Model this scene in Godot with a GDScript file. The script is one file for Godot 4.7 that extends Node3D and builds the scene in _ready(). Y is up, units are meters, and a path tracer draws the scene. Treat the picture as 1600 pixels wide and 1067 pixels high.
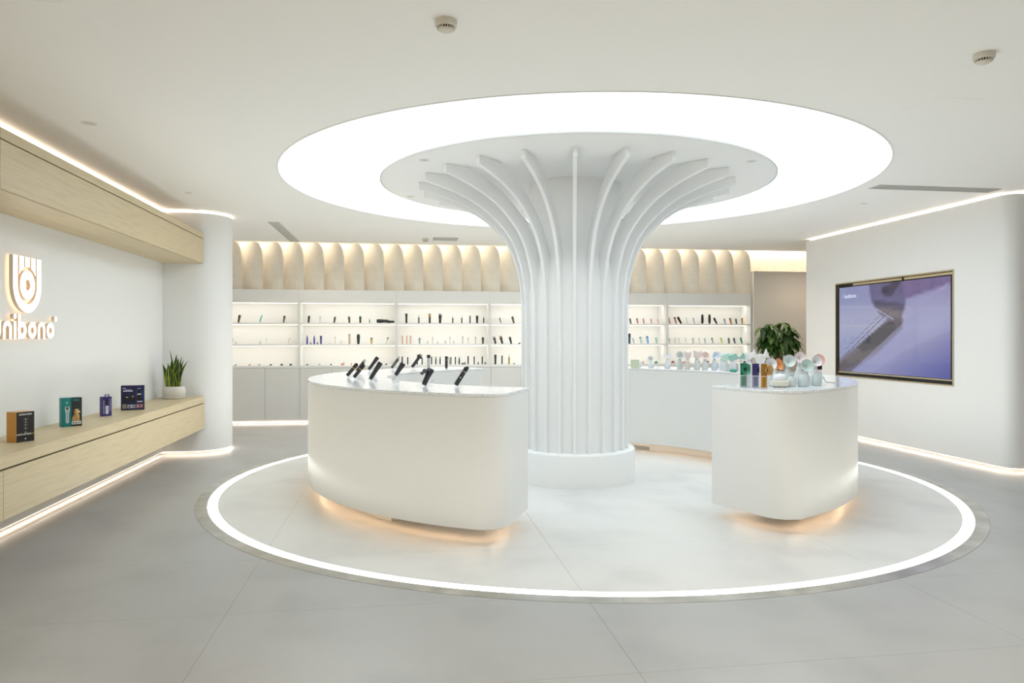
extends Node3D
# A shop interior: fluted column under a ring of light, two curved counters, display cabinets along the back.
# Room axes: u runs along the back wall to the right, v runs away from the camera; the room is turned by TURN about the camera.

const TURN := 0.148877
const CEIL := 2.913
const CX := 0.624          # centre of the column, metres right of and in front of the camera
const CD := 7.351
const R_LED_IN := 3.315
const R_LED_OUT := 3.395
const R_TRIM := 3.49
const R_RING := 2.84
const R_DISC := 1.912
const COUNTER_TOP := 1.02

# light strengths: radiance / PI of each kind of strip
const E_RING := 0.58
const E_WALL := 2.8
const E_COVE := 6.2
const E_DOWN := 0.65
const E_SHELF := 3.0
const E_TOE := 1.5
const E_UNDER := 2.4
const E_FLOOR := 3.8
const E_FRONT := 1.5
const COOL := Color(0.88, 0.95, 1.0)
const WARM := Color(1.0, 0.9, 0.79)
const AMBER := Color(1.0, 0.83, 0.66)

var M := {}
var taken := {}
var rng := RandomNumberGenerator.new()


# ---------------------------------------------------------------- helpers
func W(u: float, y: float, v: float) -> Vector3:
	return Vector3(u * cos(TURN) - v * sin(TURN), y, -(u * sin(TURN) + v * cos(TURN)))

func P(r: float, deg: float, y: float) -> Vector3:      # round the column, 0 degrees towards the camera, in the column's axes
	return Vector3(r * sin(deg_to_rad(deg)), y, r * cos(deg_to_rad(deg)))

func numbered(called: String) -> String:
	if not taken.has(called):
		taken[called] = 0
		return called
	taken[called] += 1
	return "%s_%03d" % [called, taken[called]]

func tag(o: Node, label: String, category: String, group := "") -> Node:
	o.set_meta("label", label)
	o.set_meta("category", category)
	if group != "":
		o.set_meta("group", group)
	return o

func thing(called: String, label: String, category: String, at := Vector3.ZERO, turn := 0.0, group := "") -> Node3D:
	var o := Node3D.new()
	o.name = numbered(called)
	add_child(o)
	o.position = at
	o.rotation.y = turn
	tag(o, label, category, group)
	return o

func mb() -> SurfaceTool:
	var st := SurfaceTool.new()
	st.begin(Mesh.PRIMITIVE_TRIANGLES)
	return st

func obj(called: String, st: SurfaceTool, m: Material, parent: Node = self) -> MeshInstance3D:
	var o := MeshInstance3D.new()
	o.name = numbered(called) if parent == self else called
	o.mesh = st.commit()
	o.material_override = null
	for k in o.mesh.get_surface_count():
		o.mesh.surface_set_material(k, m)
	parent.add_child(o, true)
	return o

func inst(called: String, mesh: Mesh, parent: Node, tr := Transform3D()) -> MeshInstance3D:
	var o := MeshInstance3D.new()
	o.name = called
	o.mesh = mesh
	parent.add_child(o, true)
	o.transform = tr
	return o

func structure(called: String, st: SurfaceTool, m: Material) -> MeshInstance3D:
	var o := obj(called, st, m)
	o.set_meta("kind", "structure")
	return o

func tri(st: SurfaceTool, a: Vector3, b: Vector3, c: Vector3, na: Vector3, nb: Vector3, nc: Vector3, ua := Vector2.ZERO, ub := Vector2.ZERO, uc := Vector2.ZERO) -> void:
	if (c - a).cross(b - a).dot(na + nb + nc) < 0.0:
		var t := b; b = c; c = t
		t = nb; nb = nc; nc = t
		var k := ub; ub = uc; uc = k
	st.set_normal(na); st.set_uv(ua); st.add_vertex(a)
	st.set_normal(nb); st.set_uv(ub); st.add_vertex(b)
	st.set_normal(nc); st.set_uv(uc); st.add_vertex(c)

func quad(st: SurfaceTool, a: Vector3, b: Vector3, c: Vector3, d: Vector3, n: Vector3) -> void:
	tri(st, a, b, c, n, n, n, Vector2(0, 1), Vector2(1, 1), Vector2(1, 0))
	tri(st, a, c, d, n, n, n, Vector2(0, 1), Vector2(1, 0), Vector2(0, 0))

func quad4(st: SurfaceTool, a: Vector3, b: Vector3, c: Vector3, d: Vector3, na: Vector3, nb: Vector3, nc: Vector3, nd: Vector3) -> void:
	tri(st, a, b, c, na, nb, nc)
	tri(st, a, c, d, na, nc, nd)

func box(st: SurfaceTool, lo: Vector3, hi: Vector3, bev := 0.0) -> void:      # a box with chamfered edges
	var c := (lo + hi) * 0.5
	var h := (hi - lo) * 0.5
	var b: float = minf(bev, minf(h.x, minf(h.y, h.z)) * 0.9)
	for axis in 3:
		var i := (axis + 1) % 3
		var j := (axis + 2) % 3
		for s in [-1.0, 1.0]:
			var n := Vector3.ZERO
			n[axis] = s
			var p := []
			for k in [[-1, -1], [1, -1], [1, 1], [-1, 1]]:
				var q := Vector3.ZERO
				q[axis] = s * h[axis]
				q[i] = k[0] * (h[i] - b)
				q[j] = k[1] * (h[j] - b)
				p.append(c + q)
			quad(st, p[0], p[1], p[2], p[3], n)
	if b <= 0.0:
		return
	for axis in 3:
		var i := (axis + 1) % 3
		var j := (axis + 2) % 3
		for si in [-1.0, 1.0]:
			for sj in [-1.0, 1.0]:
				var n := Vector3.ZERO
				n[i] = si; n[j] = sj
				n = n.normalized()
				var p := []
				for e in [-1.0, 1.0]:
					for w in [0, 1]:
						var q := Vector3.ZERO
						q[axis] = e * (h[axis] - b)
						q[i] = si * (h[i] - (0.0 if w == 0 else b))
						q[j] = sj * (h[j] - (b if w == 0 else 0.0))
						p.append(c + q)
				quad(st, p[0], p[1], p[3], p[2], n)
	for sx in [-1.0, 1.0]:
		for sy in [-1.0, 1.0]:
			for sz in [-1.0, 1.0]:
				var sg := Vector3(sx, sy, sz)
				var a := c + sg * Vector3(h.x, h.y - b, h.z - b)
				var d := c + sg * Vector3(h.x - b, h.y, h.z - b)
				var e := c + sg * Vector3(h.x - b, h.y - b, h.z)
				var n := sg.normalized()
				tri(st, a, d, e, n, n, n)

func edge_normals(pts: PackedVector2Array, limit := 0.9) -> Array:      # for each edge the normals at its two ends (outline runs so that its outside is found by area)
	var area := 0.0
	var m := pts.size()
	for i in m:
		area += pts[i].cross(pts[(i + 1) % m])
	var sg := 1.0 if area > 0.0 else -1.0
	var flat := []
	for i in m:
		var d := (pts[(i + 1) % m] - pts[i]).normalized()
		flat.append(Vector2(d.y, -d.x) * sg)
	var out := []
	for i in m:
		var a: Vector2 = flat[i]
		var p: Vector2 = flat[(i + m - 1) % m]
		var q: Vector2 = flat[(i + 1) % m]
		out.append([(a + p).normalized() if a.dot(p) > limit else a, (a + q).normalized() if a.dot(q) > limit else a])
	return out

func prism(st: SurfaceTool, pts: PackedVector2Array, y0: float, y1: float, bev := 0.0, caps := 3) -> void:      # outline in x, z pushed up from y0 to y1, with a chamfer round the top and bottom
	var m := pts.size()
	var en := edge_normals(pts)
	var inner := PackedVector2Array()
	for i in m:
		var n: Vector2 = (en[i][0] + en[(i + m - 1) % m][1])
		n = n.normalized() / maxf(0.35, n.normalized().dot(en[i][0]))
		inner.append(pts[i] - n * bev)
	for i in m:
		var j := (i + 1) % m
		var na := Vector3(en[i][0].x, 0, en[i][0].y)
		var nb := Vector3(en[i][1].x, 0, en[i][1].y)
		var a := Vector3(pts[i].x, 0, pts[i].y)
		var b := Vector3(pts[j].x, 0, pts[j].y)
		var lo := Vector3(0, y0 + bev, 0)
		var hi := Vector3(0, y1 - bev, 0)
		quad4(st, a + lo, b + lo, b + hi, a + hi, na, nb, nb, na)
		if bev > 0.0:
			var ai := Vector3(inner[i].x, 0, inner[i].y)
			var bi := Vector3(inner[j].x, 0, inner[j].y)
			var up := Vector3.UP
			var na2 := (na + up).normalized()
			var nb2 := (nb + up).normalized()
			quad4(st, a + hi, b + hi, bi + Vector3(0, y1, 0), ai + Vector3(0, y1, 0), na2, nb2, nb2, na2)
			na2 = (na - up).normalized()
			nb2 = (nb - up).normalized()
			quad4(st, a + lo, b + lo, bi + Vector3(0, y0, 0), ai + Vector3(0, y0, 0), na2, nb2, nb2, na2)
	var idx := Geometry2D.triangulate_polygon(inner)
	for k in range(0, idx.size(), 3):
		var t := []
		for e in 3:
			t.append(Vector3(inner[idx[k + e]].x, 0, inner[idx[k + e]].y))
		if caps & 1:
			var o := Vector3(0, y0, 0)
			tri(st, t[0] + o, t[1] + o, t[2] + o, Vector3.DOWN, Vector3.DOWN, Vector3.DOWN)
		if caps & 2:
			var o := Vector3(0, y1, 0)
			tri(st, t[0] + o, t[1] + o, t[2] + o, Vector3.UP, Vector3.UP, Vector3.UP)

func slab(st: SurfaceTool, pts: PackedVector2Array, half: float, tr: Transform3D, bev := 0.0) -> void:      # outline in x, y given thickness along z, then placed by tr
	var t := mb()
	prism(t, pts, -half, half, bev)
	# prism builds in x, z; turn it so that its outline stands in x, y
	var turn := Transform3D(Basis(Vector3(1, 0, 0), Vector3(0, 0, -1), Vector3(0, 1, 0)), Vector3.ZERO)
	st.append_from(t.commit(), 0, tr * turn)

func lathe(st: SurfaceTool, prof: Array, n := 32, tr := Transform3D(), sharp := 0.5) -> void:      # profile of [radius, height]
	var m := prof.size()
	var nr := []
	for i in m - 1:
		var d: Vector2 = (Vector2(prof[i + 1][0], prof[i + 1][1]) - Vector2(prof[i][0], prof[i][1])).normalized()
		nr.append(Vector2(d.y, -d.x))
	for i in m - 1:
		var a: Vector2 = nr[i]
		var b: Vector2 = nr[i]
		if i > 0 and nr[i].dot(nr[i - 1]) > sharp:
			a = (nr[i] + nr[i - 1]).normalized()
		if i < m - 2 and nr[i].dot(nr[i + 1]) > sharp:
			b = (nr[i] + nr[i + 1]).normalized()
		for k in n:
			var w0 := TAU * k / n
			var w1 := TAU * (k + 1) / n
			var p := []
			for e in [[prof[i], w0, a], [prof[i], w1, a], [prof[i + 1], w1, b], [prof[i + 1], w0, b]]:
				p.append(tr * Vector3(e[0][0] * sin(e[1]), e[0][1], e[0][0] * cos(e[1])))
				p.append((tr.basis * Vector3(e[2].x * sin(e[1]), e[2].y, e[2].x * cos(e[1]))).normalized())
			if prof[i][0] > 1e-5:
				tri(st, p[0], p[2], p[4], p[1], p[3], p[5])
			if prof[i + 1][0] > 1e-5:
				tri(st, p[0], p[4], p[6], p[1], p[5], p[7])

func loft(st: SurfaceTool, rings: Array, n := 12, tr := Transform3D(), power := 2.6) -> void:      # rings of [height, half width, half depth, shift x, shift z], closed at both ends
	var all := []
	for r in rings:
		var ring := []
		for k in n:
			var w := TAU * k / n
			var cx := signf(cos(w)) * pow(absf(cos(w)), 2.0 / power)
			var cz := signf(sin(w)) * pow(absf(sin(w)), 2.0 / power)
			ring.append(Vector3(r[1] * cx + (r[3] if r.size() > 3 else 0.0), r[0], r[2] * cz + (r[4] if r.size() > 4 else 0.0)))
		all.append(ring)
	for i in all.size() - 1:
		for k in n:
			var j := (k + 1) % n
			var a: Vector3 = all[i][k]
			var b: Vector3 = all[i][j]
			var c: Vector3 = all[i + 1][j]
			var d: Vector3 = all[i + 1][k]
			var mid := Vector3(rings[i][3] if rings[i].size() > 3 else 0.0, 0, rings[i][4] if rings[i].size() > 4 else 0.0)
			var nn := []
			for e in [a, b, c, d]:
				var o: Vector3 = e - mid
				nn.append((tr.basis * Vector3(o.x / maxf(rings[i][1], 1e-4) / maxf(rings[i][1], 1e-4), 0, o.z / maxf(rings[i][2], 1e-4) / maxf(rings[i][2], 1e-4)).normalized()).normalized())
			quad4(st, tr * a, tr * b, tr * c, tr * d, nn[0], nn[1], nn[2], nn[3])
	for e in [[0, Vector3.DOWN], [all.size() - 1, Vector3.UP]]:
		var ring: Array = all[e[0]]
		var mid := Vector3.ZERO
		for p in ring:
			mid += p / n
		var nn: Vector3 = (tr.basis * e[1]).normalized()
		for k in n:
			tri(st, tr * mid, tr * ring[k], tr * ring[(k + 1) % n], nn, nn, nn)

func tube(st: SurfaceTool, path: Array, radius: float, n := 8, taper := 1.0) -> void:
	var rings := []
	for i in path.size():
		var d: Vector3 = (path[mini(i + 1, path.size() - 1)] - path[maxi(i - 1, 0)]).normalized()
		var side := d.cross(Vector3.UP if absf(d.y) < 0.9 else Vector3.RIGHT).normalized()
		var up := side.cross(d)
		var ring := []
		var rr: float = radius * lerpf(1.0, taper, float(i) / maxf(1, path.size() - 1))
		for k in n:
			var w := TAU * k / n
			ring.append([path[i] + (side * cos(w) + up * sin(w)) * rr, side * cos(w) + up * sin(w)])
		rings.append(ring)
	for i in rings.size() - 1:
		for k in n:
			var j := (k + 1) % n
			quad4(st, rings[i][k][0], rings[i][j][0], rings[i + 1][j][0], rings[i + 1][k][0], rings[i][k][1], rings[i][j][1], rings[i + 1][j][1], rings[i + 1][k][1])
	for e in [0, rings.size() - 1]:
		var nn: Vector3 = (path[0] - path[1] if e == 0 else path[-1] - path[-2]).normalized()
		for k in n:
			tri(st, path[e], rings[e][k][0], rings[e][(k + 1) % n][0], nn, nn, nn)

func arc(r: float, a0: float, a1: float, n: int) -> PackedVector2Array:      # points in x, z round the column's axis
	var p := PackedVector2Array()
	for k in n + 1:
		var a := deg_to_rad(lerpf(a0, a1, float(k) / n))
		p.append(Vector2(r * sin(a), r * cos(a)))
	return p

func sector(r0: float, r1: float, a0: float, a1: float, n: int) -> PackedVector2Array:
	var p := arc(r1, a0, a1, n)
	var q := arc(r0, a1, a0, n)
	p.append_array(q)
	return p

func circle(c: Vector2, r: float, n := 24) -> PackedVector2Array:
	var p := PackedVector2Array()
	for k in n:
		p.append(c + Vector2(cos(TAU * k / n), sin(TAU * k / n)) * r)
	return p

func area(parent: Node, at: Vector3, towards: Vector3, along: Vector3, size: Vector2, energy: float, color: Color) -> AreaLight3D:      # in the parent's axes; size.x lies along
	var l := AreaLight3D.new()
	l.name = "glow"
	l.area_size = size
	l.area_normalize_energy = false
	l.light_energy = energy
	l.light_color = color
	l.area_range = 30.0
	l.area_attenuation = 2.0
	l.shadow_enabled = true
	var z := -towards.normalized()
	var x := (along - z * along.dot(z)).normalized()
	parent.add_child(l, true)
	l.transform = Transform3D(Basis(x, z.cross(x), z), at)
	return l

func mat(c: Color, rough := 0.6, metal := 0.0, spec := 0.5) -> StandardMaterial3D:
	var m := StandardMaterial3D.new()
	m.albedo_color = c
	m.roughness = rough
	m.metallic = metal
	m.metallic_specular = spec
	return m

func glow(c: Color, energy: float) -> StandardMaterial3D:
	var m := mat(Color(0.9, 0.9, 0.9), 0.5)
	m.emission_enabled = true
	m.emission = c
	m.emission_energy_multiplier = energy
	return m

func noise_tex(freq: float, stops: Array, size := 512, type := FastNoiseLite.TYPE_SIMPLEX_SMOOTH, octaves := 4, sd := 1) -> NoiseTexture2D:
	var n := FastNoiseLite.new()
	n.noise_type = type
	n.frequency = freq
	n.fractal_octaves = octaves
	n.seed = sd
	var t := NoiseTexture2D.new()
	t.width = size
	t.height = size
	t.seamless = true
	t.noise = n
	var g := Gradient.new()
	g.offsets = PackedFloat32Array(stops.map(func(s): return s[0]))
	g.colors = PackedColorArray(stops.map(func(s): return s[1]))
	t.color_ramp = g
	return t

func hex(s: String) -> Color:
	return Color.html(s)


# ---------------------------------------------------------------- materials
func make_materials() -> void:
	M.paint = mat(Color(0.925, 0.925, 0.918), 0.7)
	M.ceiling = mat(Color(0.965, 0.962, 0.95), 0.8)
	M.column = mat(Color(0.965, 0.968, 0.965), 0.55)
	M.core_wall = mat(Color(0.85, 0.84, 0.83), 0.8)
	M.joint = mat(Color(0.62, 0.62, 0.61), 0.9)
	M.tile = mat(Color(0.675, 0.68, 0.68), 0.36, 0.0, 0.45)
	M.tile.albedo_texture = noise_tex(0.006, [[0.0, Color(0.93, 0.93, 0.93)], [0.5, Color(0.985, 0.985, 0.98)], [1.0, Color(1, 1, 1)]], 512, FastNoiseLite.TYPE_SIMPLEX_SMOOTH, 5, 3)
	M.tile.uv1_triplanar = true
	M.tile.uv1_world_triplanar = true
	M.tile.uv1_scale = Vector3.ONE * 0.35
	M.tile_white = M.tile.duplicate()
	M.tile_white.albedo_color = Color(0.87, 0.87, 0.86)
	M.trim = mat(Color(0.78, 0.775, 0.755), 0.28, 0.55)
	M.trim.albedo_texture = noise_tex(0.012, [[0.0, Color(0.8, 0.8, 0.78)], [1.0, Color(1, 1, 1)]], 256, FastNoiseLite.TYPE_SIMPLEX_SMOOTH, 4, 8)
	M.trim.uv1_triplanar = true
	M.trim.uv1_world_triplanar = true
	M.solid = mat(Color(0.93, 0.93, 0.92), 0.32)
	M.marble = mat(Color(0.94, 0.945, 0.95), 0.12)
	M.marble.albedo_texture = noise_tex(0.009, [[0.0, Color(1, 1, 1)], [0.44, Color(0.985, 0.985, 0.985)], [0.5, Color(0.86, 0.87, 0.89)], [0.56, Color(0.985, 0.985, 0.985)], [1.0, Color(1, 1, 1)]], 1024, FastNoiseLite.TYPE_SIMPLEX_SMOOTH, 5, 21)
	M.marble.uv1_triplanar = true
	M.marble.uv1_world_triplanar = true
	M.marble.uv1_scale = Vector3.ONE * 0.8
	M.cabinet = mat(Color(0.93, 0.93, 0.92), 0.5)
	M.door = mat(Color(0.88, 0.88, 0.865), 0.5)
	M.plaster = mat(Color(0.965, 0.945, 0.9), 0.85)
	M.plaster.albedo_texture = noise_tex(0.02, [[0.0, Color(0.95, 0.945, 0.935)], [1.0, Color(1, 1, 1)]], 256, FastNoiseLite.TYPE_SIMPLEX_SMOOTH, 4, 5)
	M.plaster.uv1_triplanar = true
	M.wall_grey = mat(Color(0.87, 0.845, 0.81), 0.8)
	M.wood = mat(Color(0.83, 0.765, 0.625), 0.45)
	M.wood.albedo_texture = noise_tex(0.012, [[0.0, Color(0.93, 0.92, 0.90)], [0.5, Color(0.98, 0.975, 0.97)], [1.0, Color(1, 1, 1)]], 512, FastNoiseLite.TYPE_SIMPLEX_SMOOTH, 5, 11)
	M.wood.uv1_triplanar = true
	M.wood.uv1_scale = Vector3(6.0, 6.0, 0.35)
	M.groove = mat(Color(0.3, 0.29, 0.28), 0.7)
	M.champagne = mat(Color(0.78, 0.74, 0.64), 0.3, 0.85)
	M.black_plastic = mat(Color(0.06, 0.06, 0.065), 0.35)
	M.black_gloss = mat(Color(0.03, 0.03, 0.035), 0.12)
	M.steel = mat(Color(0.8, 0.8, 0.8), 0.28, 0.9)
	M.detector = mat(Color(0.84, 0.82, 0.77), 0.5)
	M.slot = mat(Color(0.05, 0.05, 0.05), 0.8)
	M.vent = mat(Color(0.76, 0.76, 0.74), 0.5)
	M.downlight_lens = glow(Color(1.0, 0.97, 0.92), 0.25)
	M.membrane = glow(Color(0.94, 0.975, 1.0), 1.1)
	M.led_floor = glow(Color(1.0, 1.0, 0.96), 1.5)
	M.led_wall = glow(Color(1.0, 0.94, 0.88), 2.0)
	M.led_warm = glow(Color(1.0, 0.92, 0.8), 1.8)
	M.led_amber = glow(Color(1.0, 0.85, 0.7), 1.2)
	M.acrylic = mat(Color(0.95, 0.97, 0.98, 0.12), 0.05)
	M.acrylic.transparency = BaseMaterial3D.TRANSPARENCY_ALPHA
	M.soil = mat(Color(0.16, 0.12, 0.09), 0.95)
	M.ceramic = mat(Color(0.86, 0.84, 0.8), 0.4)


# ---------------------------------------------------------------- setting
func offset_path(pts: PackedVector2Array, d: float) -> PackedVector2Array:      # towards the left of travel, that is behind the face
	var out := PackedVector2Array()
	for i in pts.size():
		var a := (pts[i] - pts[maxi(i - 1, 0)]).normalized()
		var b := (pts[mini(i + 1, pts.size() - 1)] - pts[i]).normalized()
		if i == 0: a = b
		if i == pts.size() - 1: b = a
		var na := Vector2(-a.y, a.x)
		var nb := Vector2(-b.y, b.x)
		var n := (na + nb).normalized()
		out.append(pts[i] + n * d / maxf(0.3, n.dot(na)))
	return out

func wall_run(st: SurfaceTool, pts: PackedVector2Array, d0: float, d1: float, y0: float, y1: float) -> void:      # a wall along a path of (u, v); the room lies to the right of travel
	var f := offset_path(pts, d0)
	var g := offset_path(pts, d1)
	var outline := PackedVector2Array()
	for p in f:
		outline.append(Vector2(W(p.x, 0, p.y).x, W(p.x, 0, p.y).z))
	for i in range(g.size() - 1, -1, -1):
		outline.append(Vector2(W(g[i].x, 0, g[i].y).x, W(g[i].x, 0, g[i].y).z))
	prism(st, outline, y0, y1)

func led_run(called: String, label: String, group: String, pts: PackedVector2Array, d: float, y0: float, y1: float, tilt: float, m: Material, energy: float, color: Color, foot := false) -> void:      # a strip of light along a wall path, set back by d, with its light just before it
	var o := thing(called, label, "light strip", Vector3.ZERO, 0.0, group)
	var st := mb()
	if foot:
		wall_run(st, pts, 0.008, 0.028, y0, y1)
	else:
		wall_run(st, pts, d - 0.004, d, y0, y1)
	obj("diffuser", st, m, o)
	var f := offset_path(pts, 0.018 if foot else d - 0.008)
	var from := 0
	for i in range(1, f.size()):
		if (f[i] - f[from]).length() < 0.11 and i < f.size() - 1 and (f[i + 1] - f[i]).length() < 0.2:
			continue
		var a := W(f[from].x, (y0 + y1) / 2, f[from].y)
		var b := W(f[i].x, (y0 + y1) / 2, f[i].y)
		var side: Vector2 = (f[i] - f[from]).normalized()
		from = i
		var along := (b - a).normalized()
		var out := (W(side.y, 0, -side.x) - W(0, 0, 0)).normalized()
		if foot:
			area(o, (a + b) / 2 - Vector3(0, (y1 - y0) / 2 + 0.001, 0), Vector3.DOWN + out * 0.3, along, Vector2((b - a).length(), 0.018), energy, color)
		else:
			area(o, (a + b) / 2, out + Vector3.UP * tilt, along, Vector2((b - a).length(), y1 - y0), energy, color)

func corner(p: Vector2, from: Vector2, to: Vector2, r: float, n := 12) -> PackedVector2Array:      # fillet at p between two directions
	var a := p + from * r
	var b := p + to * r
	var c := p + (from + to) * r
	var out := PackedVector2Array()
	for k in n + 1:
		var t := PI / 2 * k / n
		out.append(c - to * r * cos(t) - from * r * sin(t))
	return out

func build_setting() -> void:
	# ---- floor: a slab with large porcelain tiles, pale inside the ring of light
	var st := mb()
	var o: MeshInstance3D
	var outline := PackedVector2Array()
	for p in [[-3.2, -3.4], [9.8, -3.4], [9.8, 12.9], [-3.2, 12.9]]:
		var q := W(p[0], 0, p[1])
		outline.append(Vector2(q.x, q.z))
	prism(st, outline, -0.16, -0.0016)
	var floor := structure("floor", st, M.joint)
	var c := Vector2(CX, -CD)
	var disc := circle(c, R_LED_IN - 0.002, 180)
	var hole := circle(c, R_TRIM + 0.002, 180)
	var tu := 1.86
	var tv := 0.93
	for i in range(-2, 6):
		for j in range(-4, 14):
			var u0 := 0.98 + tu * i + 0.001
			var v0 := 0.16 + tv * j + 0.001
			var cell := PackedVector2Array()
			for e in [[0.0, 0.0], [tu - 0.0016, 0.0], [tu - 0.0016, tv - 0.0012], [0.0, tv - 0.0012]]:
				var q := W(clampf(u0 + e[0], -2.95, 9.6), 0, clampf(v0 + e[1], -3.2, 12.7))
				cell.append(Vector2(q.x, q.z))
			if absf(edge_area(cell)) < 0.01:
				continue
			for piece in Geometry2D.intersect_polygons(cell, disc):
				if absf(edge_area(piece)) > 0.001:
					var t := mb()
					prism(t, piece, -0.0014, 0.0, 0.0003)
					obj("tile", t, M.tile_white, floor)
			for piece in Geometry2D.clip_polygons(cell, hole):
				if absf(edge_area(piece)) > 0.001:
					var t := mb()
					prism(t, piece, -0.0014, 0.0, 0.0003)
					obj("tile", t, M.tile, floor)

	# ---- ring of light set in the floor, with its metal trim in nine pieces
	var ring := thing("floor_light_ring", "glowing white ring of light set flush in the floor round the column", "floor light", Vector3(CX, 0, -CD))
	for k in 9:
		st = mb()
		prism(st, sector(R_LED_OUT + 0.001, R_TRIM, 39.5 + 40 * k + 0.01, 39.5 + 40 * k + 39.99, 24), -0.0014, 0.001, 0.0003)
		obj("metal_trim", st, M.trim, ring)
	for k in 2:
		st = mb()
		prism(st, sector(R_LED_IN, R_LED_OUT, 180 * k, 180 * k + 180, 90), -0.0014, 0.0, 0.0)
		obj("diffuser", st, M.led_floor, ring)
	for k in 24:
		area(ring, P((R_LED_IN + R_LED_OUT) / 2, k * 15.0, 0.003), Vector3.UP, P(1, k * 15.0 + 90, 0), Vector2(0.84, 0.05), E_FLOOR, Color(1, 1, 0.95))

	# ---- ceiling in two halves round the opening for the ring of light
	st = mb()
	for side in [-1, 1]:
		var poly := PackedVector2Array()
		var cu := CX * cos(TURN) + CD * sin(TURN)
		var cv := -CX * sin(TURN) + CD * cos(TURN)
		var far: float = 12.05 if side > 0 else -3.3
		for k in 91:
			var a := PI * k / 90.0
			var q := W(cu - R_RING * cos(a), 0, cv + side * R_RING * sin(a))
			poly.append(Vector2(q.x, q.z))
		for e in [[9.7, cv], [9.7, far], [-3.1, far], [-3.1, cv]]:
			var q := W(e[0], 0, e[1])
			poly.append(Vector2(q.x, q.z))
		prism(st, poly, CEIL, CEIL + 0.1)
	var ceiling := structure("ceiling", st, M.ceiling)
	st = mb()      # roof of the cove over the back wall and of the light box
	box(st, Vector3(-3.1, 3.25, -12.85), Vector3(9.7, 3.33, -11.75))
	box(st, Vector3(-3.1, CEIL + 0.1, -11.95), Vector3(9.7, 3.25, -11.75))
	o = structure("trim_1", st, M.ceiling)
	o.rotation.y = TURN
	st = mb()
	prism(st, circle(Vector2.ZERO, R_RING + 0.06, 72), CEIL + 0.1, CEIL + 0.16)
	o = structure("trim_2", st, M.ceiling)
	o.position = Vector3(CX, 0, -CD)

	# ---- walls: floating panels before a core, light in the gaps at head and foot
	var left := PackedVector2Array([Vector2(-2.8, -3.2), Vector2(-2.8, 9.2)])
	left.append_array(corner(Vector2(-2.11, 9.2), Vector2(-1, 0), Vector2(0, 1), 0.37))
	left.append_array(corner(Vector2(-2.11, 10.0), Vector2(0, -1), Vector2(-1, 0), 0.37))
	left.append(Vector2(-3.0, 10.0))
	left.append(Vector2(-3.0, 12.25))
	st = mb()
	wall_run(st, left, 0.0, 0.05, 0.042, 2.884)
	o = structure("wall_left", st, M.paint)
	st = mb()
	wall_run(st, left, 0.07, 0.25, 0.0, CEIL)
	obj("core", st, M.core_wall, o)
	led_run("wall_foot_light", "strip of light along the foot of the white wall under the wooden bench", "light strips along the walls", left, 0.068, 0.036, 0.0415, -0.25, M.led_wall, E_WALL * 1.7, WARM, true)
	led_run("wall_head_light", "strip of light along the head of the white wall above the wooden cabinet", "light strips along the walls", left, 0.068, 2.886, 2.911, 0.1, M.led_wall, E_WALL, WARM)

	var right := PackedVector2Array([Vector2(6.2, 10.58), Vector2(6.2, 9.81), Vector2(6.2, 7.5)])
	right.append_array(corner(Vector2(6.2, 6.72), Vector2(0, 1), Vector2(1, 0), 0.13))
	right.append(Vector2(9.6, 6.72))
	st = mb()
	wall_run(st, right.slice(0, 2), 0.0, 0.05, 0.042, 2.884)
	wall_run(st, right.slice(1, 3), 0.0, 0.05, 0.042, 0.845)
	wall_run(st, right.slice(1, 3), 0.0, 0.05, 2.174, 2.884)
	wall_run(st, right.slice(2), 0.0, 0.05, 0.042, 2.884)
	wall_run(st, PackedVector2Array([Vector2(6.45, 10.58), Vector2(6.2, 10.58)]), 0.0, 0.001, 0.042, 2.884)
	o = structure("wall_right", st, M.paint)
	st = mb()
	wall_run(st, PackedVector2Array([Vector2(6.2, 10.58), Vector2(6.2, 6.85), Vector2(6.33, 6.72), Vector2(9.6, 6.72)]), 0.12, 0.25, 0.0, CEIL)
	wall_run(st, right, 0.07, 0.121, 0.0, 0.3)
	wall_run(st, right, 0.07, 0.121, 2.6, CEIL)
	obj("core", st, M.core_wall, o)
	led_run("wall_foot_light", "strip of light along the foot of the white wall under the screen", "light strips along the walls", right, 0.068, 0.036, 0.0415, -0.25, M.led_wall, E_WALL * 1.7, WARM, true)
	led_run("wall_head_light", "strip of light along the head of the white wall above the screen", "light strips along the walls", right, 0.068, 2.886, 2.911, 0.1, M.led_wall, E_WALL * 0.8, WARM)

	# back wall: backing behind the cabinets, scalloped plaster panels above them, plain wall beside them
	st = mb()
	box(st, Vector3(-3.2, 0, -12.95), Vector3(9.7, 3.3, -12.72))
	o = structure("wall_back", st, M.plaster)
	o.rotation.y = TURN
	var panel := scallop()
	for k in 29:
		inst("arched_panel", panel, o, Transform3D(Basis(), Vector3(6.157 - 0.3225 * (k + 1), 2.17, -12.33)))
	st = mb()
	box(st, Vector3(6.165, 0, -12.72), Vector3(9.7, 2.57, -12.22))
	o = structure("wall_passage", st, M.wall_grey)
	o.rotation.y = TURN
	st = mb()
	box(st, Vector3(6.165, 2.57, -12.72), Vector3(9.7, 3.3, -12.5))
	o = structure("trim_3", st, M.plaster)
	o.rotation.y = TURN
	st = mb()      # the rest of the shell, out of sight
	box(st, Vector3(9.6, 0, -12.9), Vector3(9.8, 3.3, 3.4))
	box(st, Vector3(-3.2, 0, 3.2), Vector3(9.8, 3.0, 3.4))
	box(st, Vector3(-3.2, 0, -12.9), Vector3(-3.05, 3.3, 3.4))
	o = structure("wall_behind", st, M.paint)
	o.rotation.y = TURN

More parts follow.
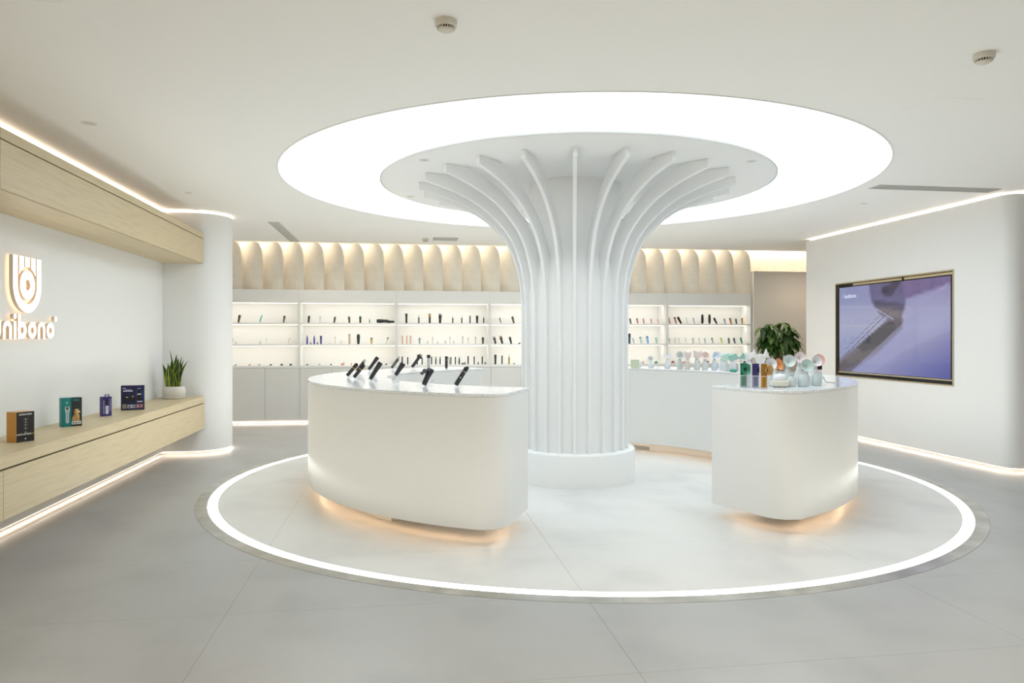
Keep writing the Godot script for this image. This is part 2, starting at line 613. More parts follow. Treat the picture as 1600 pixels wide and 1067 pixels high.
	# cove light above the panels
	var cove := thing("cove_light", "warm strip of light in the ceiling slot above the arched plaster panels", "light strip", Vector3.ZERO, TURN)
	st = mb()
	box(st, Vector3(-2.9, 3.075, -12.43), Vector3(9.5, 3.08, -12.37))
	obj("diffuser", st, M.led_warm, cove)
	st = mb()
	box(st, Vector3(-2.9, 3.08, -12.44), Vector3(9.5, 3.25, -12.36))
	obj("channel", st, M.ceiling, cove)
	for k in 6:
		area(cove, Vector3(-2.9 + 12.4 * (k + 0.5) / 6, 3.07, -12.40), Vector3(0, -1, -0.1), Vector3(1, 0, 0), Vector2(2.05, 0.05), E_COVE, Color(1.0, 0.93, 0.84))

	# ---- ring of light in the ceiling
	var lamp := thing("ring_ceiling_light", "large luminous white ring in the ceiling round the column head", "ceiling light", Vector3(CX, 0, -CD))
	var tilt := rad_to_deg(TURN)
	for k in 2:
		st = mb()
		prism(st, sector(R_DISC - 0.05, R_RING - 0.004, 90 + tilt + 180 * k + 0.08, 270 + tilt + 180 * k - 0.08, 90), CEIL + 0.02, CEIL + 0.024)
		obj("membrane", st, M.membrane, lamp)
	st = mb()
	lathe(st, [[R_RING - 0.003, CEIL + 0.03], [R_RING - 0.012, CEIL + 0.026], [R_RING - 0.012, CEIL - 0.004], [R_RING + 0.004, CEIL - 0.004], [R_RING + 0.004, CEIL]], 120)
	obj("edge_trim", st, M.paint, lamp)
	for k in 2:
		st = mb()
		var d := P(1, 90 + tilt + 180 * k, 0)
		tube(st, [d * (R_DISC + 0.002) + Vector3(0, CEIL + 0.02, 0), d * (R_RING - 0.014) + Vector3(0, CEIL + 0.02, 0)], 0.003, 6)
		obj("seam_strip", st, M.vent, lamp)
	for k in 16:
		area(lamp, P(2.376, k * 22.5 + 7.5, CEIL + 0.014), Vector3.DOWN, P(1, k * 22.5 + 97.5, 0), Vector2(0.74, 0.84), E_RING, COOL)

	# ---- unseen downlights, inferred and added as fill: shop front, open side, passage
	for e in [[-1.6, -2.0], [0.2, -2.0], [2.0, -2.0], [-1.6, -0.4], [0.2, -0.4], [2.0, -0.4], [-1.6, 1.2], [0.2, 1.2], [2.0, 1.2]]:
		downlight(W(e[0], CEIL, e[1]), 0.055, "unseen added fill downlight in the ceiling over the shop front", "downlights over the shop front", E_FRONT, Color(1.0, 0.94, 0.86))
	for e in [[4.4, 0.4], [6.6, 0.8], [4.4, 2.2], [7.0, 3.6]]:
		downlight(W(e[0], CEIL, e[1]), 0.055, "unseen added fill downlight in the ceiling of the open side of the shop", "downlights over the open side of the shop", E_FRONT * 1.35, Color(1.0, 0.99, 0.97))
	for e in [[7.0, 11.4], [8.4, 11.4]]:
		downlight(W(e[0], CEIL, e[1]), 0.055, "unseen added fill downlight in the ceiling of the passage", "downlights in the passage", E_FRONT * 0.65, Color(1.0, 0.94, 0.86))

	# ---- small things on the ceiling
	for e in [[-0.316, 3.51, "round white smoke detector with dark slots on the open ceiling"], [2.52, 3.92, "round white smoke detector near the ceiling hatch by the screen wall"], [-1.33, 11.28, "small far smoke detector beside the louvred ceiling vent"]]:
		detector(e[0], e[1], e[2])
	for e in [[-2.99, 5.19, 0.055, "round recessed downlight in the ceiling beside the oak wall cabinet"], [-3.39, 7.69, 0.04, "small recessed downlight in the ceiling near the rounded wall corner"], [-1.42, 10.45, 0.04, "small recessed downlight in the ceiling before the louvred vent"], [3.98, 8.30, 0.04, "small recessed downlight in the ceiling above the wall screen"], [4.2, 10.6, 0.04, "small recessed downlight in the ceiling at the far end of the screen wall"], [1.2, 11.2, 0.04, "small added downlight in the ceiling hidden behind the column head"], [2.9, 10.9, 0.04, "small added downlight in the ceiling between the column head and the passage"], [-2.9, 10.9, 0.04, "small added downlight in the ceiling beside the slot diffuser"]]:  # the last three are added to brighten the back of the room
		downlight(Vector3(e[0], CEIL, -e[1]), e[2], e[3], "downlights in the ceiling", E_DOWN if e[1] > 10.0 and e[0] < 4.0 else 0.0)
	vent("grey slot air diffuser in the ceiling by the rounded wall", -1.74, -1.6, 10.0, 12.0)
	vent("long grey slot air diffuser in the ceiling near the screen wall", 4.69, 6.05, 6.66, 6.84)
	vent("small louvred ceiling vent beside the far smoke detector", 0.47, 0.85, 11.18, 11.5)
	for e in [[-1.66, 3.77, 0.38], [3.485, 4.36, 0.38]]:
		st = mb()
		box(st, Vector3(-e[2] / 2, -0.0015, -e[2] / 2), Vector3(e[2] / 2, 0.0005, e[2] / 2), 0.0008)
		var hatch := obj("access_panel", st, M.ceiling, ceiling)
		hatch.position = W(e[0], CEIL, e[1])
		hatch.rotation.y = TURN

func edge_area(p: PackedVector2Array) -> float:
	var a := 0.0
	for i in p.size():
		a += p[i].cross(p[(i + 1) % p.size()])
	return a / 2

func scallop() -> ArrayMesh:      # one plaster panel: curved forward to its right edge, arched at the top
	var st := mb()
	var w := 0.3225
	var n := 28
	var front := []
	var back := []
	for i in n + 1:
		var s := lerpf(-0.07, w, float(i) / n)
		var d := 0.15 * (1.0 - sin(PI / 2 * maxf(s, 0.0) / w))
		var apex := 0.205
		var k := (s - apex) / (w - apex) if s > apex else 0.0
		var top := 0.775 - 0.26 * (1.0 - sqrt(maxf(0.0, 1.0 - k * k)))
		var slope := -0.15 * PI / 2 / w * cos(PI / 2 * maxf(s, 0.0) / w) * (1.0 if s > -0.01 else 0.0)
		var nn := Vector3(slope, 0, 1).normalized()
		front.append([Vector3(s, 0, -d), top, nn])
		back.append([Vector3(s, 0, -d) - nn * 0.014, top, -nn])
	for i in n:
		for e in [front, back]:
			var a: Array = e[i]
			var b: Array = e[i + 1]
			quad4(st, a[0], b[0], b[0] + Vector3(0, b[1], 0), a[0] + Vector3(0, a[1], 0), a[2], b[2], b[2], a[2])
		var fa: Vector3 = front[i][0] + Vector3(0, front[i][1], 0)
		var fb: Vector3 = front[i + 1][0] + Vector3(0, front[i + 1][1], 0)
		var ba: Vector3 = back[i][0] + Vector3(0, back[i][1], 0)
		var bb: Vector3 = back[i + 1][0] + Vector3(0, back[i + 1][1], 0)
		quad(st, fa, fb, bb, ba, (fb - fa).cross(Vector3(0, 0, 1)).normalized() * -1.0)
	var f: Array = front[n]
	var g: Array = back[n]
	quad(st, f[0], g[0], g[0] + Vector3(0, g[1], 0), f[0] + Vector3(0, f[1], 0), Vector3.RIGHT)
	var m := st.commit()
	m.surface_set_material(0, M.plaster)
	return m

func detector(x: float, d: float, label: String) -> void:
	var o := thing("smoke_detector", label, "smoke detector", Vector3(x, CEIL, -d), 0.0, "smoke detectors on the ceiling")
	var st := mb()
	lathe(st, [[0.0, 0.0], [0.053, 0.0], [0.053, -0.026], [0.048, -0.031], [0.0, -0.031]], 28)
	obj("base", st, M.detector, o)
	st = mb()
	lathe(st, [[0.036, -0.031], [0.033, -0.042], [0.0, -0.042]], 28)
	obj("slots", st, M.slot, o)
	for k in 20:
		st = mb()
		box(st, Vector3(-0.0022, -0.043, 0.034), Vector3(0.0022, -0.031, 0.043), 0.0005)
		var rib := obj("rib", st, M.detector, o)
		rib.rotation.y = TAU * k / 20
	st = mb()
	lathe(st, [[0.038, -0.042], [0.036, -0.047], [0.026, -0.052], [0.0, -0.053]], 28)
	obj("cap", st, M.detector, o)

func downlight(at: Vector3, r: float, label: String, group: String, energy := 0.0, tint := Color(1.0, 0.96, 0.9)) -> void:
	var o := thing("downlight", label, "downlight", at, 0.0, group)
	var st := mb()
	lathe(st, [[r, 0.0], [r, -0.003], [r * 0.8, -0.0035], [r * 0.74, -0.001]], 28)
	obj("rim", st, M.paint, o)
	st = mb()
	lathe(st, [[r * 0.76, -0.0012], [r * 0.5, -0.0006], [0.0, -0.0006]], 28)
	obj("lens", st, M.downlight_lens if energy > 0.0 else M.detector, o)
	if energy <= 0.0:
		return
	var l := SpotLight3D.new()
	l.name = "beam"
	l.light_energy = energy
	l.light_color = tint
	l.light_size = r * 0.7
	l.spot_angle = 76.0
	l.spot_angle_attenuation = 1.0
	l.spot_range = 30.0
	l.spot_attenuation = 2.0
	l.shadow_enabled = true
	o.add_child(l, true)
	l.position = Vector3(0, -0.012, 0)
	l.rotation.x = -PI / 2

func vent(label: String, u0: float, u1: float, v0: float, v1: float) -> void:
	var o := thing("ceiling_vent", label, "vent", W(u0, CEIL, v0), TURN)
	var w := u1 - u0
	var l := v1 - v0
	var st := mb()
	box(st, Vector3(0, -0.002, -l), Vector3(w, -0.0005, 0))
	obj("backing", st, M.vent, o)
	st = mb()
	var b := 0.012
	box(st, Vector3(0, -0.006, -l), Vector3(b, 0, 0), 0.001)
	box(st, Vector3(w - b, -0.006, -l), Vector3(w, 0, 0), 0.001)
	box(st, Vector3(b, -0.006, -b), Vector3(w - b, 0, 0), 0.001)
	box(st, Vector3(b, -0.006, -l), Vector3(w - b, 0, -l + b), 0.001)
	obj("frame", st, M.vent, o)
	var across := w < l
	var n := 4
	for k in n:
		st = mb()
		var t := (k + 0.7) / (n + 0.4)
		if across:
			box(st, Vector3(w * t - 0.003, -0.006, -l + b), Vector3(w * t + 0.003, -0.001, -b), 0.0008)
		else:
			box(st, Vector3(b, -0.006, -l * t - 0.003), Vector3(w - b, -0.001, -l * t + 0.003), 0.0008)
		obj("slat", st, M.vent, o)


# ---------------------------------------------------------------- column
func build_column() -> void:
	var o := thing("fluted_column", "white fluted column whose ribs fan out like a tree under a round disc", "column", Vector3(CX, 0, -CD))
	var st := mb()
	lathe(st, [[0.0, 0.0], [0.6, 0.0], [0.6, 0.295], [0.596, 0.306], [0.586, 0.312], [0.3, 0.314]], 96)
	obj("base", st, M.column, o)
	st = mb()
	lathe(st, [[0.5, 0.312], [0.5, 1.85], [0.49, 2.0], [0.47, 2.12], [0.455, 2.25], [0.455, CEIL + 0.0]], 96)
	obj("shaft", st, M.column, o)
	var prof := PackedVector2Array()
	var ctl := [[0.45, 0.313], [0.534, 0.313], [0.534, 1.6], [0.536, 1.74], [0.548, 1.88], [0.566, 2.0], [0.592, 2.11], [0.632, 2.23], [0.69, 2.345], [0.755, 2.43], [0.832, 2.508], [0.91, 2.575], [1.0, 2.637], [1.12, 2.70], [1.26, 2.757], [1.40, 2.8], [1.545, 2.836], [1.545, CEIL], [1.345, CEIL], [1.215, 2.878], [1.065, 2.817], [0.935, 2.75], [0.835, 2.68], [0.75, 2.607], [0.66, 2.517], [0.585, 2.42], [0.515, 2.287], [0.47, 2.15], [0.45, 2.02]]
	for e in ctl:
		prof.append(Vector2(e[0], e[1]))
	st = mb()
	slab(st, prof, 0.017, Transform3D(), 0.003)
	var fin := st.commit()
	fin.surface_set_material(0, M.column)
	for k in 23:
		# the profile's x axis is the radius
		inst("rib", fin, o, Transform3D(Basis(Vector3.UP, deg_to_rad(-4.6 - 360.0 / 23 * k - 90.0)), Vector3.ZERO))
	st = mb()
	lathe(st, [[0.4, CEIL], [R_DISC - 0.006, CEIL], [R_DISC, CEIL + 0.005], [R_DISC, CEIL + 0.05], [0.4, CEIL + 0.05]], 128)
	obj("disc", st, M.column, o)
	st = mb()
	lathe(st, [[R_DISC + 0.0005, CEIL + 0.001], [R_DISC + 0.006, CEIL + 0.001], [R_DISC + 0.006, CEIL + 0.009], [R_DISC + 0.0005, CEIL + 0.009]], 128)
	obj("disc_rim", st, M.vent, o)
	for e in [[-0.749, 6.27], [2.059, 6.315], [-1.094, 7.895]]:
		downlight(Vector3(e[0], CEIL, -e[1]), 0.045, "small round downlight flush in the underside of the column disc", "downlights in the column disc")


# ---------------------------------------------------------------- counters
func counter_outline(r0: float, r1: float, a0: float, a1: float, fo: float, fi: float, grow := 0.0) -> PackedVector2Array:
	# a bent bar from angle a0 to a1 with rounded corners; fo and fi are the fillets of the outer and inner corners
	var p := PackedVector2Array()
	var sg := 1.0 if a1 > a0 else -1.0
	var put := func(r: float, a: float) -> void:
		p.append(Vector2(r * sin(deg_to_rad(a)), r * cos(deg_to_rad(a))))
	var bend := func(rc: float, f: float, a: float, s: float, t: float) -> void:      # rc: fillet centre radius, t: angle on the fillet
		var r := rc + f * sin(t)
		var off := f * (1.0 - cos(t))
		put.call(r, a + s * rad_to_deg(off / r))
	var o := r1 + grow
	var i := r0 - grow
	for k in 11:
		bend.call(o - fo, fo, a0 - sg * rad_to_deg(grow / o), sg, PI / 2 * k / 10.0)
	var n := 96
	for k in range(1, n):
		put.call(o, lerpf(a0 + sg * rad_to_deg(fo / o), a1 - sg * rad_to_deg(fo / o), float(k) / n))
	for k in 11:
		bend.call(o - fo, fo, a1 + sg * rad_to_deg(grow / o), -sg, PI / 2 * (1.0 - k / 10.0))
	for k in 7:
		bend.call(i + fi, fi, a1 + sg * rad_to_deg(grow / i), -sg, -PI / 2 * k / 6.0)
	for k in range(1, n):
		put.call(i, lerpf(a1 - sg * rad_to_deg(fi / i), a0 + sg * rad_to_deg(fi / i), float(k) / n))
	for k in 7:
		bend.call(i + fi, fi, a0 - sg * rad_to_deg(grow / i), sg, -PI / 2 * (1.0 - k / 6.0))
	return p

func counter(label: String, a0: float, a1: float, p0: float, p1: float) -> void:
	var o := thing("curved_counter", label, "counter", Vector3(CX, 0, -CD), 0.0, "curved counters round the column")
	var st := mb()
	prism(st, counter_outline(1.85, 2.57, a0, a1, 0.2, 0.04), 0.105, 1.0, 0.004)
	obj("body", st, M.solid, o)
	st = mb()
	prism(st, counter_outline(1.85, 2.57, a0, a1, 0.2, 0.04, 0.002), 1.0, COUNTER_TOP, 0.003)
	obj("counter_top", st, M.marble, o)
	st = mb()
	prism(st, counter_outline(2.02, 2.35, p0, p1, 0.01, 0.01), 0.001, 0.105)
	obj("plinth", st, M.solid, o)
	st = mb()
	prism(st, counter_outline(2.435, 2.445, a0 + (4 if a1 > a0 else -4), a1 - (4 if a1 > a0 else -4), 0.003, 0.003), 0.098, 0.105)
	prism(st, counter_outline(1.945, 1.955, a0 + (4 if a1 > a0 else -4), a1 - (4 if a1 > a0 else -4), 0.003, 0.003), 0.098, 0.105)
	obj("under_light", st, M.led_amber, o)
	var n := 12
	for k in n:
		var a := lerpf(a0 + (4 if a1 > a0 else -4), a1 - (4 if a1 > a0 else -4), (k + 0.5) / n)
		var step := deg_to_rad(absf(a1 - a0) - 8) / n
		area(o, P(2.44, a, 0.095), Vector3.DOWN + P(0.35, a, 0), P(1, a + 90, 0), Vector2(2.44 * step, 0.012), E_UNDER, AMBER)
		area(o, P(1.95, a, 0.095), Vector3.DOWN - P(0.35, a, 0), P(1, a + 90, 0), Vector2(1.95 * step, 0.012), E_UNDER * 0.6, AMBER)
	var sg := 1.0 if a1 > a0 else -1.0
	area(o, P(2.2, a0 + sg * 3.5, 0.095), Vector3.DOWN + P(0.35, a0 - sg * 90, 0), P(1, a0, 0), Vector2(0.45, 0.012), E_UNDER, AMBER)


# ---------------------------------------------------------------- display cabinets along the back wall
func build_cabinets() -> void:
	var where := ["beside the rounded white wall", "second from the rounded white wall", "third from the rounded white wall", "left of the fluted column", "second from the leafy tree", "beside the leafy tree"]
	for b in 6:
		var w := 1.5597
		var u0 := -3.214 + 1.5617 * b
		var o := thing("display_cabinet", "white lit display cabinet with three shelves over grey doors, " + where[b], "cabinet", W(u0, 0, 12.288), TURN, "display cabinets along the back wall")
		var st := mb()
		box(st, Vector3(0.0, 0.0, -0.4), Vector3(w, 0.066, -0.07))
		obj("plinth", st, M.cabinet, o)
		st = mb()
		box(st, Vector3(0.0, 0.066, -0.4), Vector3(w, 0.9, -0.022))
		box(st, Vector3(0.0, 0.9, -0.4), Vector3(w, 0.94, 0.0), 0.002)
		obj("base_cabinet", st, M.cabinet, o)
		for k in 3:
			st = mb()
			var d := (w - 0.04) / 3.0
			box(st, Vector3(0.02 + d * k + 0.002, 0.07, -0.02), Vector3(0.02 + d * (k + 1) - 0.002, 0.896, 0.0), 0.0015)
			obj("door", st, M.door, o)
		for s in [0.0, w - 0.0205]:
			st = mb()
			box(st, Vector3(s + 0.0003, 0.94, -0.39), Vector3(s + 0.0202, 1.961, 0.001), 0.0015)
			obj("side_panel", st, M.cabinet, o)
		st = mb()
		box(st, Vector3(0.0, 0.94, -0.4), Vector3(w, 1.961, -0.385))
		obj("back_panel", st, M.cabinet, o)
		for y in [1.634, 1.285]:
			st = mb()
			box(st, Vector3(0.021, y - 0.026, -0.385), Vector3(w - 0.021, y, -0.002), 0.0015)
			obj("shelf", st, M.cabinet, o)
		st = mb()
		box(st, Vector3(0.0, 1.961, -0.4), Vector3(w, 2.17, 0.002), 0.002)
		obj("header", st, M.cabinet, o)
		for y in [1.961, 1.608, 1.259]:
			st = mb()
			box(st, Vector3(0.03, y - 0.008, -0.19), Vector3(w - 0.03, y, -0.16), 0.002)
			obj("shelf_light", st, M.led_warm, o)
			area(o, Vector3(w / 2, y - 0.012, -0.175), Vector3(0, -1, -0.3), Vector3(1, 0, 0), Vector2(w - 0.08, 0.02), E_SHELF, Color(1.0, 0.985, 0.95))
		st = mb()
		box(st, Vector3(0.0, 0.014, -0.07), Vector3(w, 0.034, -0.064))
		obj("foot_light", st, M.led_wall, o)
		area(o, Vector3(w / 2, 0.024, -0.06), Vector3(0, -0.25, 1), Vector3(1, 0, 0), Vector2(w, 0.02), E_TOE, WARM)


# ---------------------------------------------------------------- wooden cabinet and bench on the left wall
func build_woodwork() -> void:
	var o := thing("wall_cabinet", "long pale oak cabinet hung high on the white wall above the glowing sign", "cabinet", W(-2.799, 2.28, 9.198), TURN)
	var st := mb()
	var d := 0.461
	var l := 12.0
	box(st, Vector3(0, 0.0, 0), Vector3(d - 0.02, 0.36, l))
	obj("carcass", st, M.groove, o)
	for e in [[0.0, 4.476], [4.48, 8.2], [8.204, l]]:
		st = mb()
		box(st, Vector3(d - 0.02, 0.001, e[0]), Vector3(d, 0.288, e[1]), 0.0015)
		obj("front_panel", st, M.wood, o)
		st = mb()
		box(st, Vector3(d - 0.02, 0.296, e[0]), Vector3(d, 0.361, e[1]), 0.0015)
		obj("top_rail", st, M.wood, o)
		st = mb()
		box(st, Vector3(0.16, -0.003, e[0]), Vector3(d - 0.02, 0.002, e[1]), 0.001)
		obj("soffit_board", st, M.wood, o)
		st = mb()
		box(st, Vector3(0.0, -0.003, e[0]), Vector3(0.154, 0.002, e[1]), 0.001)
		obj("soffit_board", st, M.wood, o)
	st = mb()
	box(st, Vector3(0, 0.36, 0), Vector3(d - 0.02, 0.362, l))
	obj("cabinet_top", st, M.wood, o)

	o = thing("wall_bench", "long pale oak bench hung low on the white wall, carrying boxes and a potted plant", "bench", W(-2.799, 0.315, 9.198), TURN)
	st = mb()
	box(st, Vector3(0, 0.002, 0), Vector3(0.45, 0.302, l))
	obj("carcass", st, M.groove, o)
	for e in [[0.0, 4.46], [4.464, 8.2], [8.204, l]]:
		st = mb()
		box(st, Vector3(0.45, 0.0, e[0]), Vector3(0.471, 0.295, e[1]), 0.0015)
		obj("drawer_front", st, M.wood, o)
	st = mb()
	box(st, Vector3(0, 0.306, 0), Vector3(0.471, 0.383, l), 0.002)
	obj("bench_top", st, M.wood, o)
	st = mb()
	box(st, Vector3(0, 0.0, 0), Vector3(0.449, 0.002, l))
	obj("underside", st, M.wood, o)


# ---------------------------------------------------------------- print and lettering
func printed(parent: Node, called: String, lo: Vector2, hi: Vector2, z: float, im: Image, rough := 0.35, emit := 0.0) -> MeshInstance3D:      # a flat print on the face that looks along +z
	var m := mat(Color.WHITE, rough)
	var t := ImageTexture.create_from_image(im)
	if emit > 0.0:
		m.albedo_color = Color(0.02, 0.02, 0.02)
		m.emission_enabled = true
		m.emission = Color.BLACK
		m.emission_texture = t
		m.emission_energy_multiplier = emit
	else:
		m.albedo_texture = t
	var st := mb()
	quad(st, Vector3(lo.x, lo.y, z), Vector3(hi.x, lo.y, z), Vector3(hi.x, hi.y, z), Vector3(lo.x, hi.y, z), Vector3(0, 0, 1))
	return obj(called, st, m, parent)

func lettering(parent: Node, called: String, text: String, at: Vector3, height: float, m: Material, bold := true) -> void:
	var t := TextMesh.new()
	var f := SystemFont.new()
	f.font_names = PackedStringArray(["Droid Sans"])
	f.font_weight = 700 if bold else 400
	t.font = f
	t.text = text
	t.font_size = 32
	t.pixel_size = height / 23.0
	t.depth = 0.0006
	t.curve_step = 2.0
	t.material = m
	var o := MeshInstance3D.new()
	o.name = called
	o.mesh = t
	parent.add_child(o, true)
	o.position = at

func blob(im: Image, c: Vector2, r: Vector2, col: Color, turn := 0.0) -> void:
	var k: float = maxf(r.x, r.y)
	for y in range(maxi(0, int(c.y - k)), mini(im.get_height(), int(c.y + k) + 1)):
		for x in range(maxi(0, int(c.x - k)), mini(im.get_width(), int(c.x + k) + 1)):
			var p := (Vector2(x, y) - c).rotated(-turn)
			if (p / r).length_squared() < 1.0:
				im.set_pixel(x, y, col)

func poly(im: Image, pts: PackedVector2Array, col: Color, alpha := 1.0) -> void:
	var box2 := Rect2(pts[0], Vector2.ZERO)
	for p in pts:
		box2 = box2.expand(p)
	for y in range(maxi(0, int(box2.position.y)), mini(im.get_height(), int(box2.end.y) + 1)):
		for x in range(maxi(0, int(box2.position.x)), mini(im.get_width(), int(box2.end.x) + 1)):
			if Geometry2D.is_point_in_polygon(Vector2(x, y), pts):
				im.set_pixel(x, y, im.get_pixel(x, y).lerp(col, alpha))

func line(im: Image, a: Vector2, b: Vector2, w: float, col: Color, alpha := 1.0) -> void:
	var n := (b - a).normalized().orthogonal() * w / 2
	poly(im, PackedVector2Array([a + n, b + n, b - n, a - n]), col, alpha)

func v2(a: Array) -> PackedVector2Array:
	var p := PackedVector2Array()
	for k in range(0, a.size(), 2):
		p.append(Vector2(a[k], a[k + 1]))
	return p


# ---------------------------------------------------------------- glowing sign on the left wall
func build_sign() -> void:
	var o := thing("wall_sign", "glowing white emblem and letters standing off the left wall above the bench", "sign", W(-2.8, 1.387, 5.93), TURN + PI / 2)
	var body := mat(Color(0.9, 0.82, 0.72), 0.5)
	var face := glow(Color(1.0, 0.985, 0.96), 1.35)
	var back := glow(Color(1.0, 0.82, 0.64), 0.9)
	var shapes := []      # [name, outline(s)]
	# emblem: five stripes, the outer two meeting in a bow round a ring
	var w := 0.062
	var top := 0.605
	var cy := top - 0.205
	var bow := PackedVector2Array()
	bow.append(Vector2(-0.205, top))
	for k in 33:
		bow.append(Vector2(0, cy) + Vector2(cos(PI + PI * k / 32.0), sin(PI + PI * k / 32.0)) * 0.205)
	bow.append(Vector2(0.205, top))
	bow.append(Vector2(0.205 - w, top))
	for k in 33:
		bow.append(Vector2(0, cy) + Vector2(cos(-PI * k / 32.0), sin(-PI * k / 32.0)) * (0.205 - w))
	bow.append(Vector2(-0.205 + w, top))
	shapes.append(["emblem_bow", [bow]])
	for k in [-1, 0, 1]:
		var x: float = k * 0.087
		var low := PackedVector2Array([Vector2(x - w / 2, top), Vector2(x + w / 2, top)])
		for e in 7:
			var xx: float = x + w / 2 - w * e / 6.0
			low.append(Vector2(xx, cy + sqrt(maxf(0.0, 0.135 * 0.135 - xx * xx * 0.9))))
		shapes.append(["emblem_stripe", [low]])
	shapes.append(["emblem_ring", [half_ring(Vector2(0, cy), 0.042, 0.108, 0), half_ring(Vector2(0, cy), 0.042, 0.108, 1)]])
	# letters u n i b o n o and a small degree ring, from strokes
	var h := 0.128
	var s := 0.030
	var r := 0.0565
	var x := -0.468
	for ch in "unibono":
		if ch == "u" or ch == "n":
			var p := PackedVector2Array()
			var up: float = 1.0 if ch == "n" else -1.0
			var mid := h / 2
			p.append(Vector2(x, mid - up * mid))
			for k in 13:
				var a := PI - PI * k / 12.0
				p.append(Vector2(x + r - s / 2, mid + up * (mid - r)) + Vector2(cos(a) * (r - s / 2), up * sin(a) * (r - s / 2)))
			p.append(Vector2(x + 2 * r - s, mid - up * mid))
			shapes.append(["letter_" + ch, Geometry2D.offset_polyline(p, s / 2, Geometry2D.JOIN_ROUND, Geometry2D.END_BUTT)])
			x += 2 * r - s + 0.062
		elif ch == "i":
			shapes.append(["letter_i", [PackedVector2Array([Vector2(x - s / 2, 0), Vector2(x + s / 2, 0), Vector2(x + s / 2, h), Vector2(x - s / 2, h)]), circle(Vector2(x, h + 0.036), 0.019, 16)]])
			x += 0.058
		elif ch == "b":
			shapes.append(["letter_b", [PackedVector2Array([Vector2(x - s / 2, 0), Vector2(x + s / 2, 0), Vector2(x + s / 2, 0.182), Vector2(x - s / 2, 0.182)]), half_ring(Vector2(x + r - s / 2, h / 2), r - s, r + 0.004, 0), half_ring(Vector2(x + r - s / 2, h / 2), r - s, r + 0.004, 1)]])
			x += 2 * r + 0.036
		else:
			shapes.append(["letter_o", [half_ring(Vector2(x + r - s / 2, h / 2), r - s, r + 0.004, 0), half_ring(Vector2(x + r - s / 2, h / 2), r - s, r + 0.004, 1)]])
			x += 2 * r + 0.03
	shapes.append(["degree_ring", [half_ring(Vector2(x - 0.012, h + 0.03), 0.006, 0.02, 0), half_ring(Vector2(x - 0.012, h + 0.03), 0.006, 0.02, 1)]])
	for e in shapes:
		var st := mb()
		var fs := mb()
		var bs := mb()
		for q in e[1]:
			slab(st, q, 0.0135, Transform3D(Basis(), Vector3(0, 0, 0.0345)), 0.0)
			slab(fs, q, 0.001, Transform3D(Basis(), Vector3(0, 0, 0.049)), 0.0)
			slab(bs, q, 0.001, Transform3D(Basis(), Vector3(0, 0, 0.020)), 0.0)
		var part := obj(e[0], st, body, o)
		obj("glowing_face", fs, face, part)
		obj("glowing_back", bs, back, part)
	area(o, Vector3(0.0, 0.4, 0.055), Vector3(0, 0, 1), Vector3(1, 0, 0), Vector2(0.3, 0.3), 0.25, Color(1.0, 0.95, 0.88))
	area(o, Vector3(0.0, 0.08, 0.055), Vector3(0, 0, 1), Vector3(1, 0, 0), Vector2(0.85, 0.08), 0.25, Color(1.0, 0.95, 0.88))

func half_ring(c: Vector2, r0: float, r1: float, k: int) -> PackedVector2Array:
	var p := PackedVector2Array()
	for e in 17:
		var a := PI * k + PI * e / 16.0
		p.append(c + Vector2(cos(a), sin(a)) * r1)
	for e in 17:
		var a := PI * k + PI - PI * e / 16.0
		p.append(c + Vector2(cos(a), sin(a)) * r0)
	return p


# ---------------------------------------------------------------- boxes and plant on the bench
func carton(called: String, label: String, x: float, d: float, turn: float, size: Vector3, m: Material) -> Node3D:      # front face looks along +z before the turn
	var o := thing(called, label, "box", Vector3(x, 0.6985, -d), turn, "product boxes on the oak bench")
	var st := mb()
	box(st, Vector3(-size.x / 2, 0, -size.z), Vector3(size.x / 2, size.y, 0), 0.0012)
	obj("carton_body", st, m, o)
	return o

